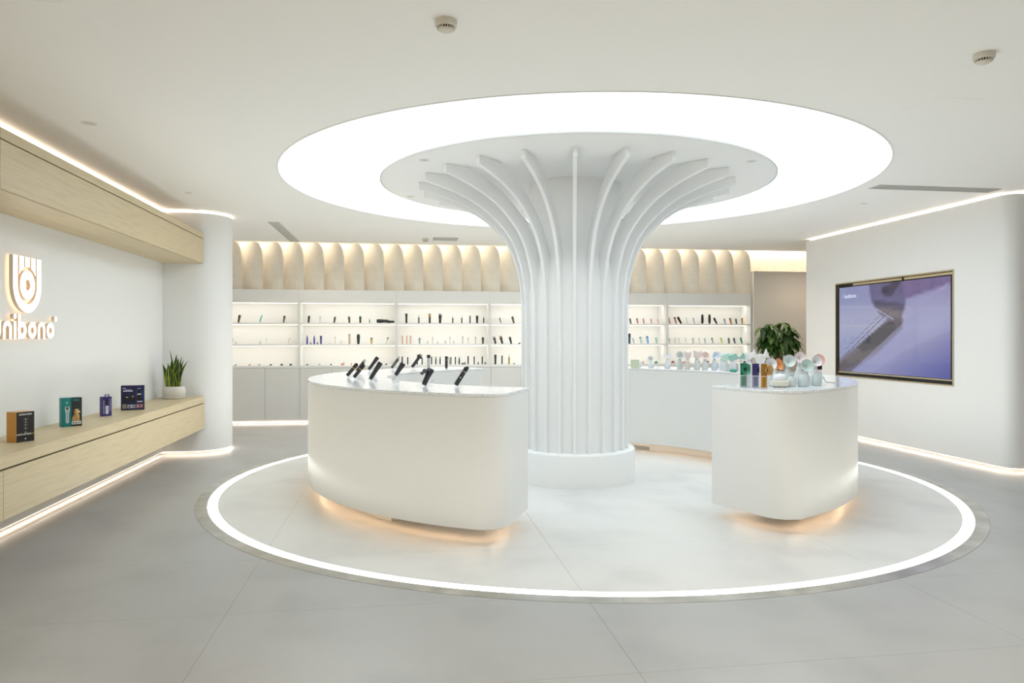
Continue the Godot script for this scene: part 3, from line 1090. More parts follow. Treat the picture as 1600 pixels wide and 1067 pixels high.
func build_bench_goods() -> void:
	var white := mat(Color(0.92, 0.92, 0.92), 0.4)
	var gold := mat(Color(0.83, 0.6, 0.25), 0.35, 0.2)
	var black := mat(Color(0.09, 0.085, 0.085), 0.4)
	# black box with gold sides
	var o := carton("product_box", "black product box with golden sides at the near end of the oak bench", -3.273, 4.938, 1.19, Vector3(0.121, 0.2, 0.1), gold)
	var st := mb()
	box(st, Vector3(-0.0605, 0.0, 0.0), Vector3(0.0605, 0.2, 0.0008))
	var front := obj("front_print", st, black, o)
	lettering(front, "print_title", "MANSCAPED", Vector3(0, 0.183, 0.0008), 0.0105, white)
	lettering(front, "print_word", "THE", Vector3(0, 0.062, 0.0008), 0.006, white)
	lettering(front, "print_word", "LAWN MOWER", Vector3(-0.012, 0.05, 0.0008), 0.0105, white)
	lettering(front, "print_word", "4.0", Vector3(0.045, 0.05, 0.0008), 0.0105, gold)
	var grey := mat(Color(0.2, 0.2, 0.2), 0.3)
	st = mb()
	loft(st, [[0.074, 0.013, 0.0006], [0.1, 0.015, 0.0006], [0.14, 0.017, 0.0006], [0.16, 0.022, 0.0006]], 10, Transform3D(Basis(), Vector3(0, 0, 0.0009)))
	obj("print_trimmer", st, grey, front)
	st = mb()
	for e in [[0.15, 0.003], [0.13, 0.0025], [0.112, 0.0025], [0.09, 0.003], [0.02, 0.004]]:
		box(st, Vector3(-e[1], e[0] - e[1], 0.0015), Vector3(e[1], e[0] + e[1], 0.0019))
	obj("print_marks", st, white, front)

	# teal box with a dog
	o = carton("product_box", "teal and dark product box showing a golden dog on the oak bench", -3.464, 5.775, 0.79, Vector3(0.143, 0.226, 0.06), mat(Color(0.05, 0.5, 0.5), 0.35))
	var im := Image.create(180, 286, false, Image.FORMAT_RGB8)
	im.fill(Color(0.05, 0.5, 0.5))
	im.fill_rect(Rect2i(86, 0, 94, 286), Color(0.13, 0.16, 0.17))
	blob(im, Vector2(48, 48), Vector2(14, 14), Color(0.35, 0.7, 0.68))
	poly(im, v2([32, 86, 70, 86, 74, 120, 66, 160, 68, 240, 52, 256, 36, 240, 38, 160, 30, 120]), Color(0.72, 0.8, 0.82))
	poly(im, v2([40, 92, 62, 92, 60, 118, 42, 118]), Color(0.3, 0.3, 0.3))
	for k in 5:
		blob(im, Vector2(51, 140 + 20 * k), Vector2(5, 5), Color(0.35, 0.42, 0.45))
	# sitting dog, seen half from the side: back, haunch, chest, head with hanging ear, muzzle
	poly(im, v2([96, 234, 92, 206, 100, 184, 114, 166, 118, 150, 146, 150, 156, 172, 160, 200, 158, 234]), Color(0.66, 0.5, 0.3))
	blob(im, Vector2(112, 212), Vector2(20, 24), Color(0.74, 0.58, 0.37))
	poly(im, v2([128, 160, 152, 160, 160, 190, 156, 234, 138, 234, 134, 200]), Color(0.83, 0.69, 0.48))
	poly(im, v2([140, 196, 147, 196, 147, 234, 141, 234]), Color(0.7, 0.55, 0.35))
	blob(im, Vector2(134, 134), Vector2(22, 21), Color(0.84, 0.71, 0.5))
	blob(im, Vector2(118, 140), Vector2(8, 18), Color(0.62, 0.45, 0.26), 0.25)
	poly(im, v2([140, 130, 160, 134, 168, 142, 164, 152, 146, 154, 136, 148]), Color(0.9, 0.8, 0.62))
	blob(im, Vector2(166, 139), Vector2(4, 4), Color(0.1, 0.08, 0.08))
	blob(im, Vector2(145, 127), Vector2(3, 3), Color(0.1, 0.08, 0.08))
	poly(im, v2([146, 154, 162, 152, 158, 160, 150, 161]), Color(0.55, 0.25, 0.25))
	im.fill_rect(Rect2i(90, 234, 84, 34), Color(0.82, 0.84, 0.84))
	im.fill_rect(Rect2i(96, 246, 20, 10), Color(0.4, 0.42, 0.44))
	im.fill_rect(Rect2i(124, 246, 12, 16), Color(0.5, 0.5, 0.52))
	im.fill_rect(Rect2i(146, 246, 20, 10), Color(0.6, 0.6, 0.6))
	front = printed(o, "front_print", Vector2(-0.0715, 0), Vector2(0.0715, 0.226), 0.0006, im)
	lettering(front, "print_word", "VGR", Vector3(0.03, 0.206, 0.0008), 0.017, mat(Color(0.05, 0.55, 0.5), 0.4))

	# slim violet box with a hanging tab
	var violet := mat(Color(0.2, 0.16, 0.45), 0.35)
	o = carton("product_box", "slim violet product box with a hanging tab on the oak bench", -3.602, 6.53, 0.97, Vector3(0.08, 0.172, 0.05), violet)
	st = mb()
	box(st, Vector3(-0.02, 0.172, -0.004), Vector3(-0.012, 0.192, -0.002))
	box(st, Vector3(0.012, 0.172, -0.004), Vector3(0.02, 0.192, -0.002))
	box(st, Vector3(-0.012, 0.184, -0.004), Vector3(0.012, 0.192, -0.002))
	obj("hanging_tab", st, violet, o)
	im = Image.create(80, 172, false, Image.FORMAT_RGB8)
	im.fill(Color(0.2, 0.16, 0.45))
	im.fill_rect(Rect2i(24, 14, 32, 148), Color(0.28, 0.25, 0.5))
	im.fill_rect(Rect2i(26, 16, 24, 62), Color(0.05, 0.05, 0.08))
	im.fill_rect(Rect2i(27, 80, 26, 72), Color(0.85, 0.86, 0.9))
	im.fill_rect(Rect2i(34, 96, 10, 26), Color(0.7, 0.72, 0.78))
	for k in 7:
		im.fill_rect(Rect2i(6, 36 + 17 * k, 11, 9), Color(0.72, 0.7, 0.85))
		im.fill_rect(Rect2i(64, 22 + 16 * k, 8, 10), Color(0.72, 0.7, 0.85))
	printed(o, "front_print", Vector2(-0.04, 0), Vector2(0.04, 0.172), 0.0006, im)

	# square navy box
	o = carton("product_box", "wide navy product box with tools pictured, beside the potted plant", -3.656, 7.074, 0.4, Vector3(0.2, 0.236, 0.07), mat(Color(0.1, 0.1, 0.22), 0.3))
	im = Image.create(240, 282, false, Image.FORMAT_RGB8)
	for y in 282:
		for xx in 240:
			im.set_pixel(xx, y, Color(0.09, 0.1, 0.26).lerp(Color(0.06, 0.16, 0.42), clampf((xx - 60) / 180.0, 0, 1) * clampf(1.0 - absf(y - 110) / 130.0, 0, 1)))
	for k in 26:
		var a := Vector2(170 + (k * 37) % 60, 20 + (k * 53) % 170)
		line(im, a, a + Vector2(14, -26).rotated(k * 0.7), 2.0, Color(0.15, 0.4, 0.75))
	im.fill_rect(Rect2i(16, 24, 34, 14), Color(0.6, 0.62, 0.8))
	im.fill_rect(Rect2i(22, 56, 100, 12), Color(0.86, 0.86, 0.92))
	im.fill_rect(Rect2i(36, 42, 72, 9), Color(0.62, 0.5, 0.75))
	for e in [[62, 150, 30, 34], [122, 140, 26, 48]]:
		blob(im, Vector2(e[0], e[1]), Vector2(e[2], e[3]), Color(0.04, 0.04, 0.06))
		blob(im, Vector2(e[0], e[1] - 16), Vector2(e[2] * 0.5, 8), Color(0.62, 0.6, 0.58))
		blob(im, Vector2(e[0] - 4, e[1] + 12), Vector2(e[2] * 0.5, 6), Color(0.2, 0.2, 0.24))
	poly(im, v2([168, 36, 208, 36, 204, 90, 210, 160, 200, 196, 172, 196, 164, 150, 172, 90]), Color(0.03, 0.03, 0.05))
	im.fill_rect(Rect2i(168, 94, 40, 14), Color(0.86, 0.87, 0.9))
	im.fill_rect(Rect2i(166, 180, 56, 12), Color(0.82, 0.85, 0.9))
	im.fill_rect(Rect2i(172, 34, 34, 6), Color(0.7, 0.72, 0.78))
	im.fill_rect(Rect2i(14, 212, 42, 52), Color(0.55, 0.53, 0.46))
	im.fill_rect(Rect2i(66, 220, 82, 40), Color(0.72, 0.74, 0.84))
	im.fill_rect(Rect2i(76, 236, 24, 14), Color(0.1, 0.1, 0.14))
	im.fill_rect(Rect2i(122, 230, 16, 18), Color(0.25, 0.25, 0.32))
	im.fill_rect(Rect2i(158, 212, 32, 52), Color(0.6, 0.42, 0.5))
	im.fill_rect(Rect2i(194, 212, 34, 52), Color(0.5, 0.34, 0.4))
	blob(im, Vector2(210, 236), Vector2(12, 12), Color(0.78, 0.6, 0.58))
	blob(im, Vector2(172, 240), Vector2(10, 12), Color(0.82, 0.66, 0.66))
	printed(o, "front_print", Vector2(-0.1, 0), Vector2(0.1, 0.236), 0.0006, im)

	# snake plant
	o = thing("snake_plant", "snake plant with yellow-edged leaves in a low white pot on the oak bench", "potted plant", Vector3(-3.873, 0.6985, -8.414))
	st = mb()
	lathe(st, [[0.0, 0.0], [0.115, 0.0], [0.124, 0.006], [0.126, 0.02], [0.12, 0.022], [0.11, 0.012], [0.0, 0.012]], 40)
	obj("saucer", st, M.ceramic, o)
	st = mb()
	lathe(st, [[0.0, 0.013], [0.108, 0.013], [0.114, 0.02], [0.121, 0.06], [0.122, 0.09], [0.117, 0.118], [0.108, 0.137], [0.103, 0.14], [0.098, 0.136], [0.1, 0.12], [0.0, 0.12]], 40)
	obj("pot", st, M.ceramic, o)
	st = mb()
	lathe(st, [[0.101, 0.121], [0.06, 0.128], [0.0, 0.126]], 24)
	obj("soil", st, M.soil, o)
	var leaf := mat(Color(0.2, 0.31, 0.14), 0.45)
	leaf.albedo_texture = noise_tex(0.05, [[0.0, Color(0.55, 0.6, 0.6)], [0.5, Color(0.9, 0.95, 0.9)], [1.0, Color(1, 1, 0.9)]], 128, FastNoiseLite.TYPE_SIMPLEX_SMOOTH, 3, 31)
	leaf.uv1_triplanar = true
	leaf.uv1_scale = Vector3(3, 14, 3)
	var rim := mat(Color(0.66, 0.72, 0.2), 0.45)
	rng.seed = 5
	# [x, z, height, half width, bend x, bend z, turn]
	for e in [[-0.06, 0.0, 0.255, 0.022, -0.06, 0.0, 0.2], [-0.05, 0.02, 0.24, 0.021, -0.012, 0.0, -0.5], [-0.03, -0.02, 0.29, 0.022, 0.0, 0.0, 0.5], [-0.015, 0.0, 0.32, 0.024, -0.004, 0.01, -0.2], [0.0, -0.03, 0.31, 0.018, 0.0, 0.0, 0.9],
			[0.015, -0.01, 0.355, 0.026, 0.006, 0.0, 0.1], [0.03, 0.01, 0.315, 0.028, 0.02, 0.0, -0.4], [0.05, 0.0, 0.3, 0.017, 0.05, 0.0, 0.6], [0.055, 0.02, 0.29, 0.016, 0.095, 0.01, 0.3], [0.0, 0.045, 0.235, 0.026, -0.03, 0.01, 0.3],
			[0.02, 0.05, 0.26, 0.024, -0.055, 0.01, -0.3], [-0.035, 0.04, 0.19, 0.02, -0.012, 0.02, 0.1], [-0.01, -0.045, 0.4, 0.011, -0.05, 0.0, 0.4], [0.04, -0.04, 0.33, 0.02, 0.015, -0.02, 1.0], [0.06, 0.045, 0.1, 0.01, 0.05, 0.02, 0.0], [-0.06, -0.03, 0.27, 0.018, -0.02, 0.0, 1.2], [0.045, 0.045, 0.21, 0.02, 0.03, 0.015, -0.2]]:
		var g := mb()
		var y := mb()
		var n := 10
		var pts := []
		for k in n + 1:
			var t := float(k) / n
			var wd: float = e[3] * 1.85 * sin(PI * clampf(0.3 + 0.7 * t, 0, 1)) * (1.0 if t < 0.97 else 0.15)
			var mid := Vector3(e[4] * 1.25 * t * t, e[2] * 1.08 * t, e[5] * t * t)
			var side := Vector3(cos(e[6] * 0.45 + 0.25 * t), 0, sin(e[6] * 0.45 + 0.25 * t))
			var fold := Vector3(-side.z, 0, side.x) * 0.3
			pts.append([mid, side, fold, maxf(wd, 0.0006)])
		for k in n:
			var a: Array = pts[k]
			var b: Array = pts[k + 1]
			for sd in [-1.0, 1.0]:
				for band in [[0.0, 0.8, g], [0.8, 1.0, y]]:
					var q := []
					for f in [[a, band[0]], [a, band[1]], [b, band[1]], [b, band[0]]]:
						q.append(f[0][0] + (f[0][1] * sd + f[0][2]) * f[0][3] * f[1])
					var nn: Vector3 = (q[1] - q[0]).cross(q[2] - q[1]).normalized()
					for lay in [0.0008, -0.0008]:
						quad(band[2], q[0] + nn * lay, q[1] + nn * lay, q[2] + nn * lay, q[3] + nn * lay, nn * signf(lay))
		var lf := obj("leaf", g, leaf, o)
		lf.position = Vector3(e[0], 0.122, e[1])
		obj("leaf_margin", y, rim, lf)


# ---------------------------------------------------------------- leafy tree in the passage
func leaflet(l: float, w: float, droop: float) -> SurfaceTool:
	var st := mb()
	var n := 6
	var rows := []
	for k in n + 1:
		var t := float(k) / n
		var half: float = w * pow(sin(PI * clampf(0.04 + 0.93 * pow(t, 0.85), 0, 1)), 0.9)
		rows.append([Vector3(0, -droop * t * t * l, l * t), maxf(half, 0.0008)])
	for k in n:
		for sd in [-1.0, 1.0]:
			var a: Vector3 = rows[k][0]
			var b: Vector3 = rows[k + 1][0]
			var c: Vector3 = b + Vector3(sd * rows[k + 1][1], rows[k + 1][1] * 0.35, 0)
			var d: Vector3 = a + Vector3(sd * rows[k][1], rows[k][1] * 0.35, 0)
			var nn := (b - a).cross(c - a).normalized()
			if nn.y < 0: nn = -nn
			quad(st, a, b, c, d, nn)
	return st

func build_tree() -> void:
	var o := thing("money_tree", "leafy green potted tree standing at the end of the display cabinets", "potted plant", W(6.36, 0, 11.72))
	var st := mb()
	lathe(st, [[0.0, 0.0], [0.16, 0.0], [0.17, 0.01], [0.21, 0.36], [0.21, 0.38], [0.195, 0.38], [0.19, 0.35], [0.0, 0.35]], 40)
	obj("pot", st, M.ceramic, o)
	st = mb()
	lathe(st, [[0.19, 0.351], [0.1, 0.36], [0.0, 0.36]], 24)
	obj("soil", st, M.soil, o)
	var bark := mat(Color(0.42, 0.38, 0.29), 0.9)
	bark.albedo_texture = noise_tex(0.04, [[0.0, Color(0.6, 0.55, 0.5)], [1.0, Color(1, 1, 0.95)]], 128, FastNoiseLite.TYPE_SIMPLEX_SMOOTH, 4, 13)
	bark.uv1_triplanar = true
	st = mb()
	tube(st, [Vector3(0, 0.34, 0), Vector3(0.015, 0.6, 0), Vector3(-0.01, 0.9, 0.01), Vector3(0.01, 1.18, 0)], 0.07, 14, 0.85)
	obj("trunk", st, bark, o)
	var greens := []
	for c in [Color(0.23, 0.37, 0.13), Color(0.29, 0.43, 0.16), Color(0.18, 0.31, 0.12)]:
		var m := mat(c, 0.38)
		m.backlight_enabled = true
		m.backlight = Color(0.1, 0.16, 0.04)
		greens.append(m)
	var meshes := []
	for k in 6:
		var f := leaflet(0.17 + 0.02 * (k % 3), 0.04 + 0.004 * (k % 2), 0.35 + 0.25 * (k % 3)).commit()
		f.surface_set_material(0, greens[k % 3])
		meshes.append(f)
	rng.seed = 77
	var whorls := []
	for k in 30:
		var a := k * 2.399963
		var t := (k + 0.5) / 30.0
		var up := 1.0 - 1.7 * t
		var rad := 0.25 * sqrt(maxf(0.05, 1.0 - up * up * 0.8))
		whorls.append(Vector3(cos(a) * rad, 1.34 + up * 0.24, sin(a) * rad * 0.9))
	whorls.append(Vector3(-0.3, 1.56, 0.08))
	whorls.append(Vector3(-0.14, 1.62, 0.0))
	whorls.append(Vector3(0.02, 1.63, 0.05))
	st = mb()
	for p in whorls:
		var root := Vector3(p.x * 0.1, 1.14, p.z * 0.1)
		tube(st, [root, root.lerp(p, 0.5) + Vector3(0, 0.06, 0), p], 0.007, 5, 0.6)
	obj("stems", st, mat(Color(0.33, 0.42, 0.18), 0.6), o)
	for p in whorls:
		var n := 6
		var out := Vector3(p.x, 0.12, p.z).normalized()
		for k in n:
			var yaw: float = TAU * k / n + rng.randf() * 0.5
			var dir := Vector3(sin(yaw), -0.25 - 0.7 * rng.randf(), cos(yaw)) + out * 0.6
			dir = dir.normalized()
			var right := Vector3.UP.cross(dir).normalized()
			var b := Basis(right, dir.cross(right), dir)
			var sc := rng.randf_range(0.8, 1.15)
			inst("leaf", meshes[rng.randi() % 6], o, Transform3D(b.scaled(Vector3.ONE * sc), p))


# ---------------------------------------------------------------- screen in its niche
func build_screen() -> void:
	# local x runs along the wall towards the camera, z looks into the room
	var o := thing("wall_niche_frame", "champagne metal frame lining the niche of the wall screen", "frame", W(6.2, 0.838, 9.807), TURN - PI / 2)
	var w := 2.304
	var h := 1.335
	var st := mb()
	for e in [[Vector3(0, 0, -0.07), Vector3(w, 0.018, 0.006)], [Vector3(0, h - 0.018, -0.07), Vector3(w, h, 0.006)], [Vector3(0, 0.018, -0.07), Vector3(0.018, h - 0.018, 0.006)], [Vector3(w - 0.018, 0.018, -0.07), Vector3(w, h - 0.018, 0.006)]]:
		st = mb()
		box(st, e[0], e[1], 0.002)
		obj("frame_bar", st, M.champagne, o)
	st = mb()
	box(st, Vector3(0.018, 0.018, -0.075), Vector3(w - 0.018, h - 0.018, -0.068))
	obj("niche_back", st, M.black_plastic, o)

	var tv := thing("wall_screen", "large flat screen showing a violet close-up, set in the white wall", "screen", W(6.2, 0.838, 9.807), TURN - PI / 2)
	st = mb()
	box(st, Vector3(0.062, 0.058, -0.066), Vector3(w - 0.034, h - 0.058, -0.016), 0.004)
	obj("housing", st, M.black_plastic, tv)
	var im := screen_picture()
	var face := printed(tv, "picture", Vector2(0.078, 0.082), Vector2(w - 0.066, h - 0.07), -0.0148, im, 0.06, 0.5)
	face.get_surface_override_material(0)
	st = mb()
	box(st, Vector3(0.062, 0.058, -0.016), Vector3(w - 0.034, 0.076, -0.006), 0.002)
	obj("lower_bar", st, M.champagne, tv)
	st = mb()
	box(st, Vector3(0.4, h - 0.056, -0.03), Vector3(w - 0.04, h - 0.024, -0.01), 0.003)
	obj("upper_bar", st, M.champagne, tv)
	st = mb()
	box(st, Vector3(1.42, h - 0.06, -0.03), Vector3(1.45, h - 0.019, -0.004), 0.002)
	obj("bracket", st, M.slot, tv)
	lettering(tv, "screen_logo", "unibono", Vector3(0.34, h - 0.2, -0.0142), 0.05, glow(Color(0.75, 0.8, 0.95), 0.45), false)
	area(tv, Vector3(w / 2, h / 2, 0.002), Vector3(0, 0, 1), Vector3(1, 0, 0), Vector2(2.0, 1.1), 0.02, Color(0.75, 0.78, 1.0))
	var pen := thing("stylus", "thin black stylus lying on the ledge under the wall screen", "stylus", W(6.2, 0.838, 9.807), TURN - PI / 2)
	st = mb()
	tube(st, [Vector3(0.45, 0.026, -0.003), Vector3(1.25, 0.026, -0.003)], 0.006, 8)
	obj("rod", st, M.black_gloss, pen)
	st = mb()
	tube(st, [Vector3(1.25, 0.026, -0.003), Vector3(1.38, 0.026, -0.003)], 0.0075, 8)
	obj("grip", st, M.black_plastic, pen)

func screen_picture() -> Image:
	var W2 := 480
	var H2 := 270
	var im := Image.create(W2, H2, false, Image.FORMAT_RGB8)
	for y in H2:
		for x in W2:
			var t := float(x) / W2
			var s := float(y) / H2
			var c := Color(0.59, 0.62, 0.79).lerp(Color(0.65, 0.63, 0.80), t)
			c = c.lerp(Color(0.76, 0.77, 0.86), clampf(1.0 - absf(s - 0.45) * 3.0, 0, 1) * 0.6)
			c = c.lerp(Color(0.36, 0.39, 0.68), clampf((t + s - 1.35) * 1.6, 0, 1))
			im.set_pixel(x, y, c)
	# skin and hair swept from the lower left to the cutter head
	poly(im, v2([0, 270, 0, 232, 150, 160, 250, 96, 300, 110, 296, 136, 190, 208, 60, 270]), Color(0.45, 0.43, 0.52))
	poly(im, v2([0, 270, 0, 246, 110, 196, 270, 116, 292, 128, 200, 196, 40, 262]), Color(0.40, 0.38, 0.40))
	poly(im, v2([90, 190, 200, 128, 262, 108, 288, 126, 190, 186, 120, 206]), Color(0.30, 0.29, 0.33))
	# cutter head coming down from the top
	poly(im, v2([150, 0, 300, 0, 310, 60, 300, 84, 180, 74, 160, 50]), Color(0.44, 0.42, 0.58))
	poly(im, v2([205, 14, 260, 0, 290, 0, 252, 40, 216, 36]), Color(0.30, 0.28, 0.38))
	poly(im, v2([170, 46, 306, 66, 306, 80, 290, 92, 180, 70]), Color(0.35, 0.33, 0.44))
	poly(im, v2([300, 0, 480, 0, 480, 18, 306, 52]), Color(0.50, 0.44, 0.62))
	poly(im, v2([180, 70, 300, 84, 292, 108, 276, 128, 252, 108, 200, 92]), Color(0.50, 0.46, 0.50))
	for k in [240, 120, 60]:
		im.resize(k, k * 9 / 16, Image.INTERPOLATE_BILINEAR)
	im.resize(W2, H2, Image.INTERPOLATE_CUBIC)
	line(im, Vector2(178, 72), Vector2(260, 108), 3, Color(0.72, 0.72, 0.86))
	for k in 9:
		var a := Vector2(20 + 24 * k, 222 - 15 * k)
		line(im, a, a + Vector2(34, -20), 1.6, Color(0.22, 0.22, 0.3))
		line(im, a + Vector2(10, -24), a + Vector2(34, -34), 1.3, Color(0.3, 0.3, 0.4))
	for k in 5:
		line(im, Vector2(262 + 6 * k, 100 + 2 * k), Vector2(268 + 6 * k, 122), 2.0, Color(0.28, 0.26, 0.3))
	for k in 7:
		line(im, Vector2(300 + 6 * k, 112 - 8 * k), Vector2(470, 16 + 2 * k), 1.2, Color(0.7, 0.68, 0.86), 0.6)
	poly(im, v2([60, 270, 250, 150, 330, 100, 480, 60, 480, 140, 300, 200, 160, 270]), Color(0.66, 0.67, 0.85), 0.5)
	for k in 3:
		line(im, Vector2(24, 20 + 0 * k), Vector2(24, 34), 14 - 5 * k, [Color(0.72, 0.75, 0.88), Color(0.57, 0.6, 0.79), Color(0.72, 0.75, 0.88)][k])
	return im


# ---------------------------------------------------------------- goods: shapes
func parts_of(kind: String, h: float) -> Array:      # [[part name, rings, material slot]]; rings of [height, half width, half depth, shift x, shift z]
	match kind:
		"clip":
			return [["body", [[0.0, h * 0.09, h * 0.07], [h * 0.03, h * 0.12, h * 0.09], [h * 0.4, h * 0.135, h * 0.1], [h * 0.72, h * 0.165, h * 0.105], [h * 0.8, h * 0.175, h * 0.1]], 0], ["cutter_head", [[h * 0.8, h * 0.145, h * 0.085], [h * 0.93, h * 0.15, h * 0.06, 0.0, h * 0.02], [h, h * 0.135, h * 0.02, 0.0, h * 0.03]], 1], ["switch", [[h * 0.42, h * 0.03, h * 0.012, 0.0, h * 0.1], [h * 0.54, h * 0.035, h * 0.012, 0.0, h * 0.104]], 1]]
		"razor":
			return [["body", [[0.0, h * 0.05, h * 0.05], [h * 0.3, h * 0.075, h * 0.07, -h * 0.015], [h * 0.62, h * 0.09, h * 0.07], [h * 0.8, h * 0.075, h * 0.06, h * 0.02]], 0], ["cutter_head", [[h * 0.8, h * 0.08, h * 0.065, h * 0.025], [h * 0.92, h * 0.11, h * 0.07, h * 0.035], [h, h * 0.09, h * 0.05, h * 0.045]], 1]]
		"pen":
			return [["body", [[0.0, h * 0.06, h * 0.06], [h * 0.02, h * 0.076, h * 0.07], [h * 0.7, h * 0.08, h * 0.074]], 0], ["cap", [[h * 0.7, h * 0.072, h * 0.066], [h * 0.72, h * 0.08, h * 0.074], [h * 0.97, h * 0.074, h * 0.068], [h, h * 0.055, h * 0.05]], 1]]
		"pen_fat":
			return [["body", [[0.0, h * 0.085, h * 0.085], [h * 0.02, h * 0.1, h * 0.095], [h * 0.66, h * 0.105, h * 0.1]], 0], ["cap", [[h * 0.66, h * 0.115, h * 0.1], [h * 0.95, h * 0.12, h * 0.1], [h, h * 0.1, h * 0.07]], 1]]
		"spire":
			return [["body", [[0.0, h * 0.085, h * 0.085], [h * 0.2, h * 0.09, h * 0.09], [h * 0.68, h * 0.08, h * 0.08]], 0], ["tip", [[h * 0.68, h * 0.075, h * 0.075], [h * 0.84, h * 0.05, h * 0.05], [h, h * 0.022, h * 0.022]], 1]]
		"tube":
			return [["body", [[0.0, h * 0.085, h * 0.085], [h * 0.02, h * 0.093, h * 0.093], [h * 0.76, h * 0.093, h * 0.093]], 0], ["cap", [[h * 0.765, h * 0.093, h * 0.093], [h * 0.98, h * 0.093, h * 0.093], [h, h * 0.083, h * 0.083]], 1]]
		"oval":
			return [["body", [[0.0, h * 0.07, h * 0.06], [h * 0.2, h * 0.12, h * 0.09], [h * 0.5, h * 0.135, h * 0.1], [h * 0.82, h * 0.12, h * 0.09]], 0], ["cutter_head", [[h * 0.82, h * 0.11, h * 0.08], [h, h * 0.085, h * 0.04]], 1], ["switch", [[h * 0.42, h * 0.04, h * 0.02, 0.0, h * 0.095], [h * 0.6, h * 0.045, h * 0.02, 0.0, h * 0.095]], 1]]
		"stub":
			return [["body", [[0.0, h * 0.3, h * 0.3], [h * 0.45, h * 0.28, h * 0.28]], 0], ["cap", [[h * 0.45, h * 0.2, h * 0.2], [h, h * 0.16, h * 0.16]], 1]]
		"cone":
			return [["body", [[0.0, h * 0.3, h * 0.3], [h * 0.4, h * 0.26, h * 0.26]], 0], ["tip", [[h * 0.4, h * 0.2, h * 0.2], [h, h * 0.04, h * 0.04]], 1]]
		"dome":
			return [["body", [[0.0, h * 0.36, h * 0.36], [h * 0.5, h * 0.36, h * 0.36]], 0], ["cap", [[h * 0.5, h * 0.34, h * 0.34], [h * 0.8, h * 0.26, h * 0.26], [h, h * 0.1, h * 0.1]], 1]]
		_:
			return [["body", [[0.0, h * 0.85, h * 0.6], [h * 0.55, h * 0.8, h * 0.55]], 0], ["comb", [[h * 0.55, h * 0.7, h * 0.35, h * 0.1], [h, h * 0.45, h * 0.2, h * 0.2]], 1]]

const COLOURS := {
	"brown": ["6b4d36", "3a2a20", "brown"], "teal": ["58bdb8", "8fd6d2", "turquoise"], "taupe": ["7d7068", "4a413c", "grey-brown"], "black": ["28282a", "1c1c1e", "black"],
	"black_steel": ["2b2b2d", "8c8a86", "black and steel"], "white": ["e6e5e0", "d2d2cc", "white"], "green_black": ["2d2f2e", "3f9c7c", "black and green"], "black_white": ["29292b", "dad9d5", "black and white"],
	"black_gold": ["2e2a24", "b08d4c", "black and gold"], "black_dot": ["2c2428", "e4dfe0", "black and silver"], "olive": ["55563f", "3a3b2c", "olive"], "slate": ["4d585c", "9aa6aa", "slate grey"],
	"rose": ["c99484", "6f4a42", "dusky rose"], "pink": ["e6b0a6", "e9c4bb", "pink"], "rose_black": ["d69a86", "2a2424", "rose and black"], "grey": ["b9bab8", "8f9290", "grey"], "lilac": ["b9b4c8", "5d5a66", "lilac"],
	"grey_orange": ["d88a4a", "5b5d60", "orange and grey"], "orange": ["e09a2c", "c98420", "amber"], "purple": ["4a3f96", "3b3286", "violet"], "tan": ["c9b8a6", "bfae9c", "tan"], "green_white": ["2c332f", "31574a", "dark green"],
	"gold_black": ["cdb45c", "2f2a20", "gold and black"], "black_pale": ["dcdcd8", "3a3a3a", "pale and black"], "blush": ["e3c0ae", "dbb4a0", "blush"], "teal_grey": ["8fb0ae", "4f7a7a", "grey-green"], "pale_grey": ["cfcfcb", "b9b9b4", "pale grey"],
	"white_orange": ["dedcd6", "e0a56a", "white and orange"], "deep_teal": ["33525c", "2a434c", "deep teal"], "sky": ["b9cfe4", "dfe8ee", "pale blue"], "white_green": ["cfe0d4", "4f9c80", "white and green"], "blue": ["8dbbe8", "5d8fd0", "blue"],
	"mint": ["a5d8c2", "7fc4a8", "mint"], "pale_sky": ["c4d6de", "d9e2e4", "pale blue-grey"], "pale_dark": ["c9c9c6", "4a4d50", "pale and dark"], "lime": ["cdd68c", "b9c26e", "lime"], "charcoal": ["4a4a4c", "3a3a3c", "charcoal"],
	"green": ["3f8a68", "2f7556", "green"], "coral": ["dc8f84", "e8aea4", "coral"], "clear_gold": ["a8954e", "d4d6d2", "gold and clear"]}
const KIND_WORDS := {"clip": ["hair_clipper", "hair clipper", "clipper"], "razor": ["shaver", "slim shaver", "shaver"], "pen": ["pen_trimmer", "slim pen trimmer", "trimmer"], "pen_fat": ["trimmer", "thick trimmer", "trimmer"], "spire": ["pointed_trimmer", "pointed trimmer", "trimmer"],
	"tube": ["capped_tube", "capped tube", "tube"], "oval": ["oval_clipper", "large oval clipper", "clipper"], "stub": ["clipper_attachment", "small round attachment", "attachment"], "cone": ["clipper_attachment", "small pointed attachment", "attachment"],
	"dome": ["clipper_attachment", "small domed attachment", "attachment"], "puck": ["comb_attachment", "tiny comb attachment", "attachment"], "lying": ["hair_clipper", "long clipper lying flat", "clipper"], "lying_fat": ["hair_clipper", "short clipper lying flat", "clipper"]}

var colour_mats := {}
func colour(name_: String) -> Array:
	if not colour_mats.has(name_):
		var c: Array = COLOURS[name_]
		colour_mats[name_] = [mat(hex(c[0]), 0.4), mat(hex(c[1]), 0.35)]
	return colour_mats[name_]

func goods(o: Node3D, kind: String, h: float, mats: Array, tr := Transform3D()) -> void:
	for p in parts_of(kind, h):
		var st := mb()
		loft(st, p[1], 12, tr)
		obj(p[0], st, mats[p[2]], o)

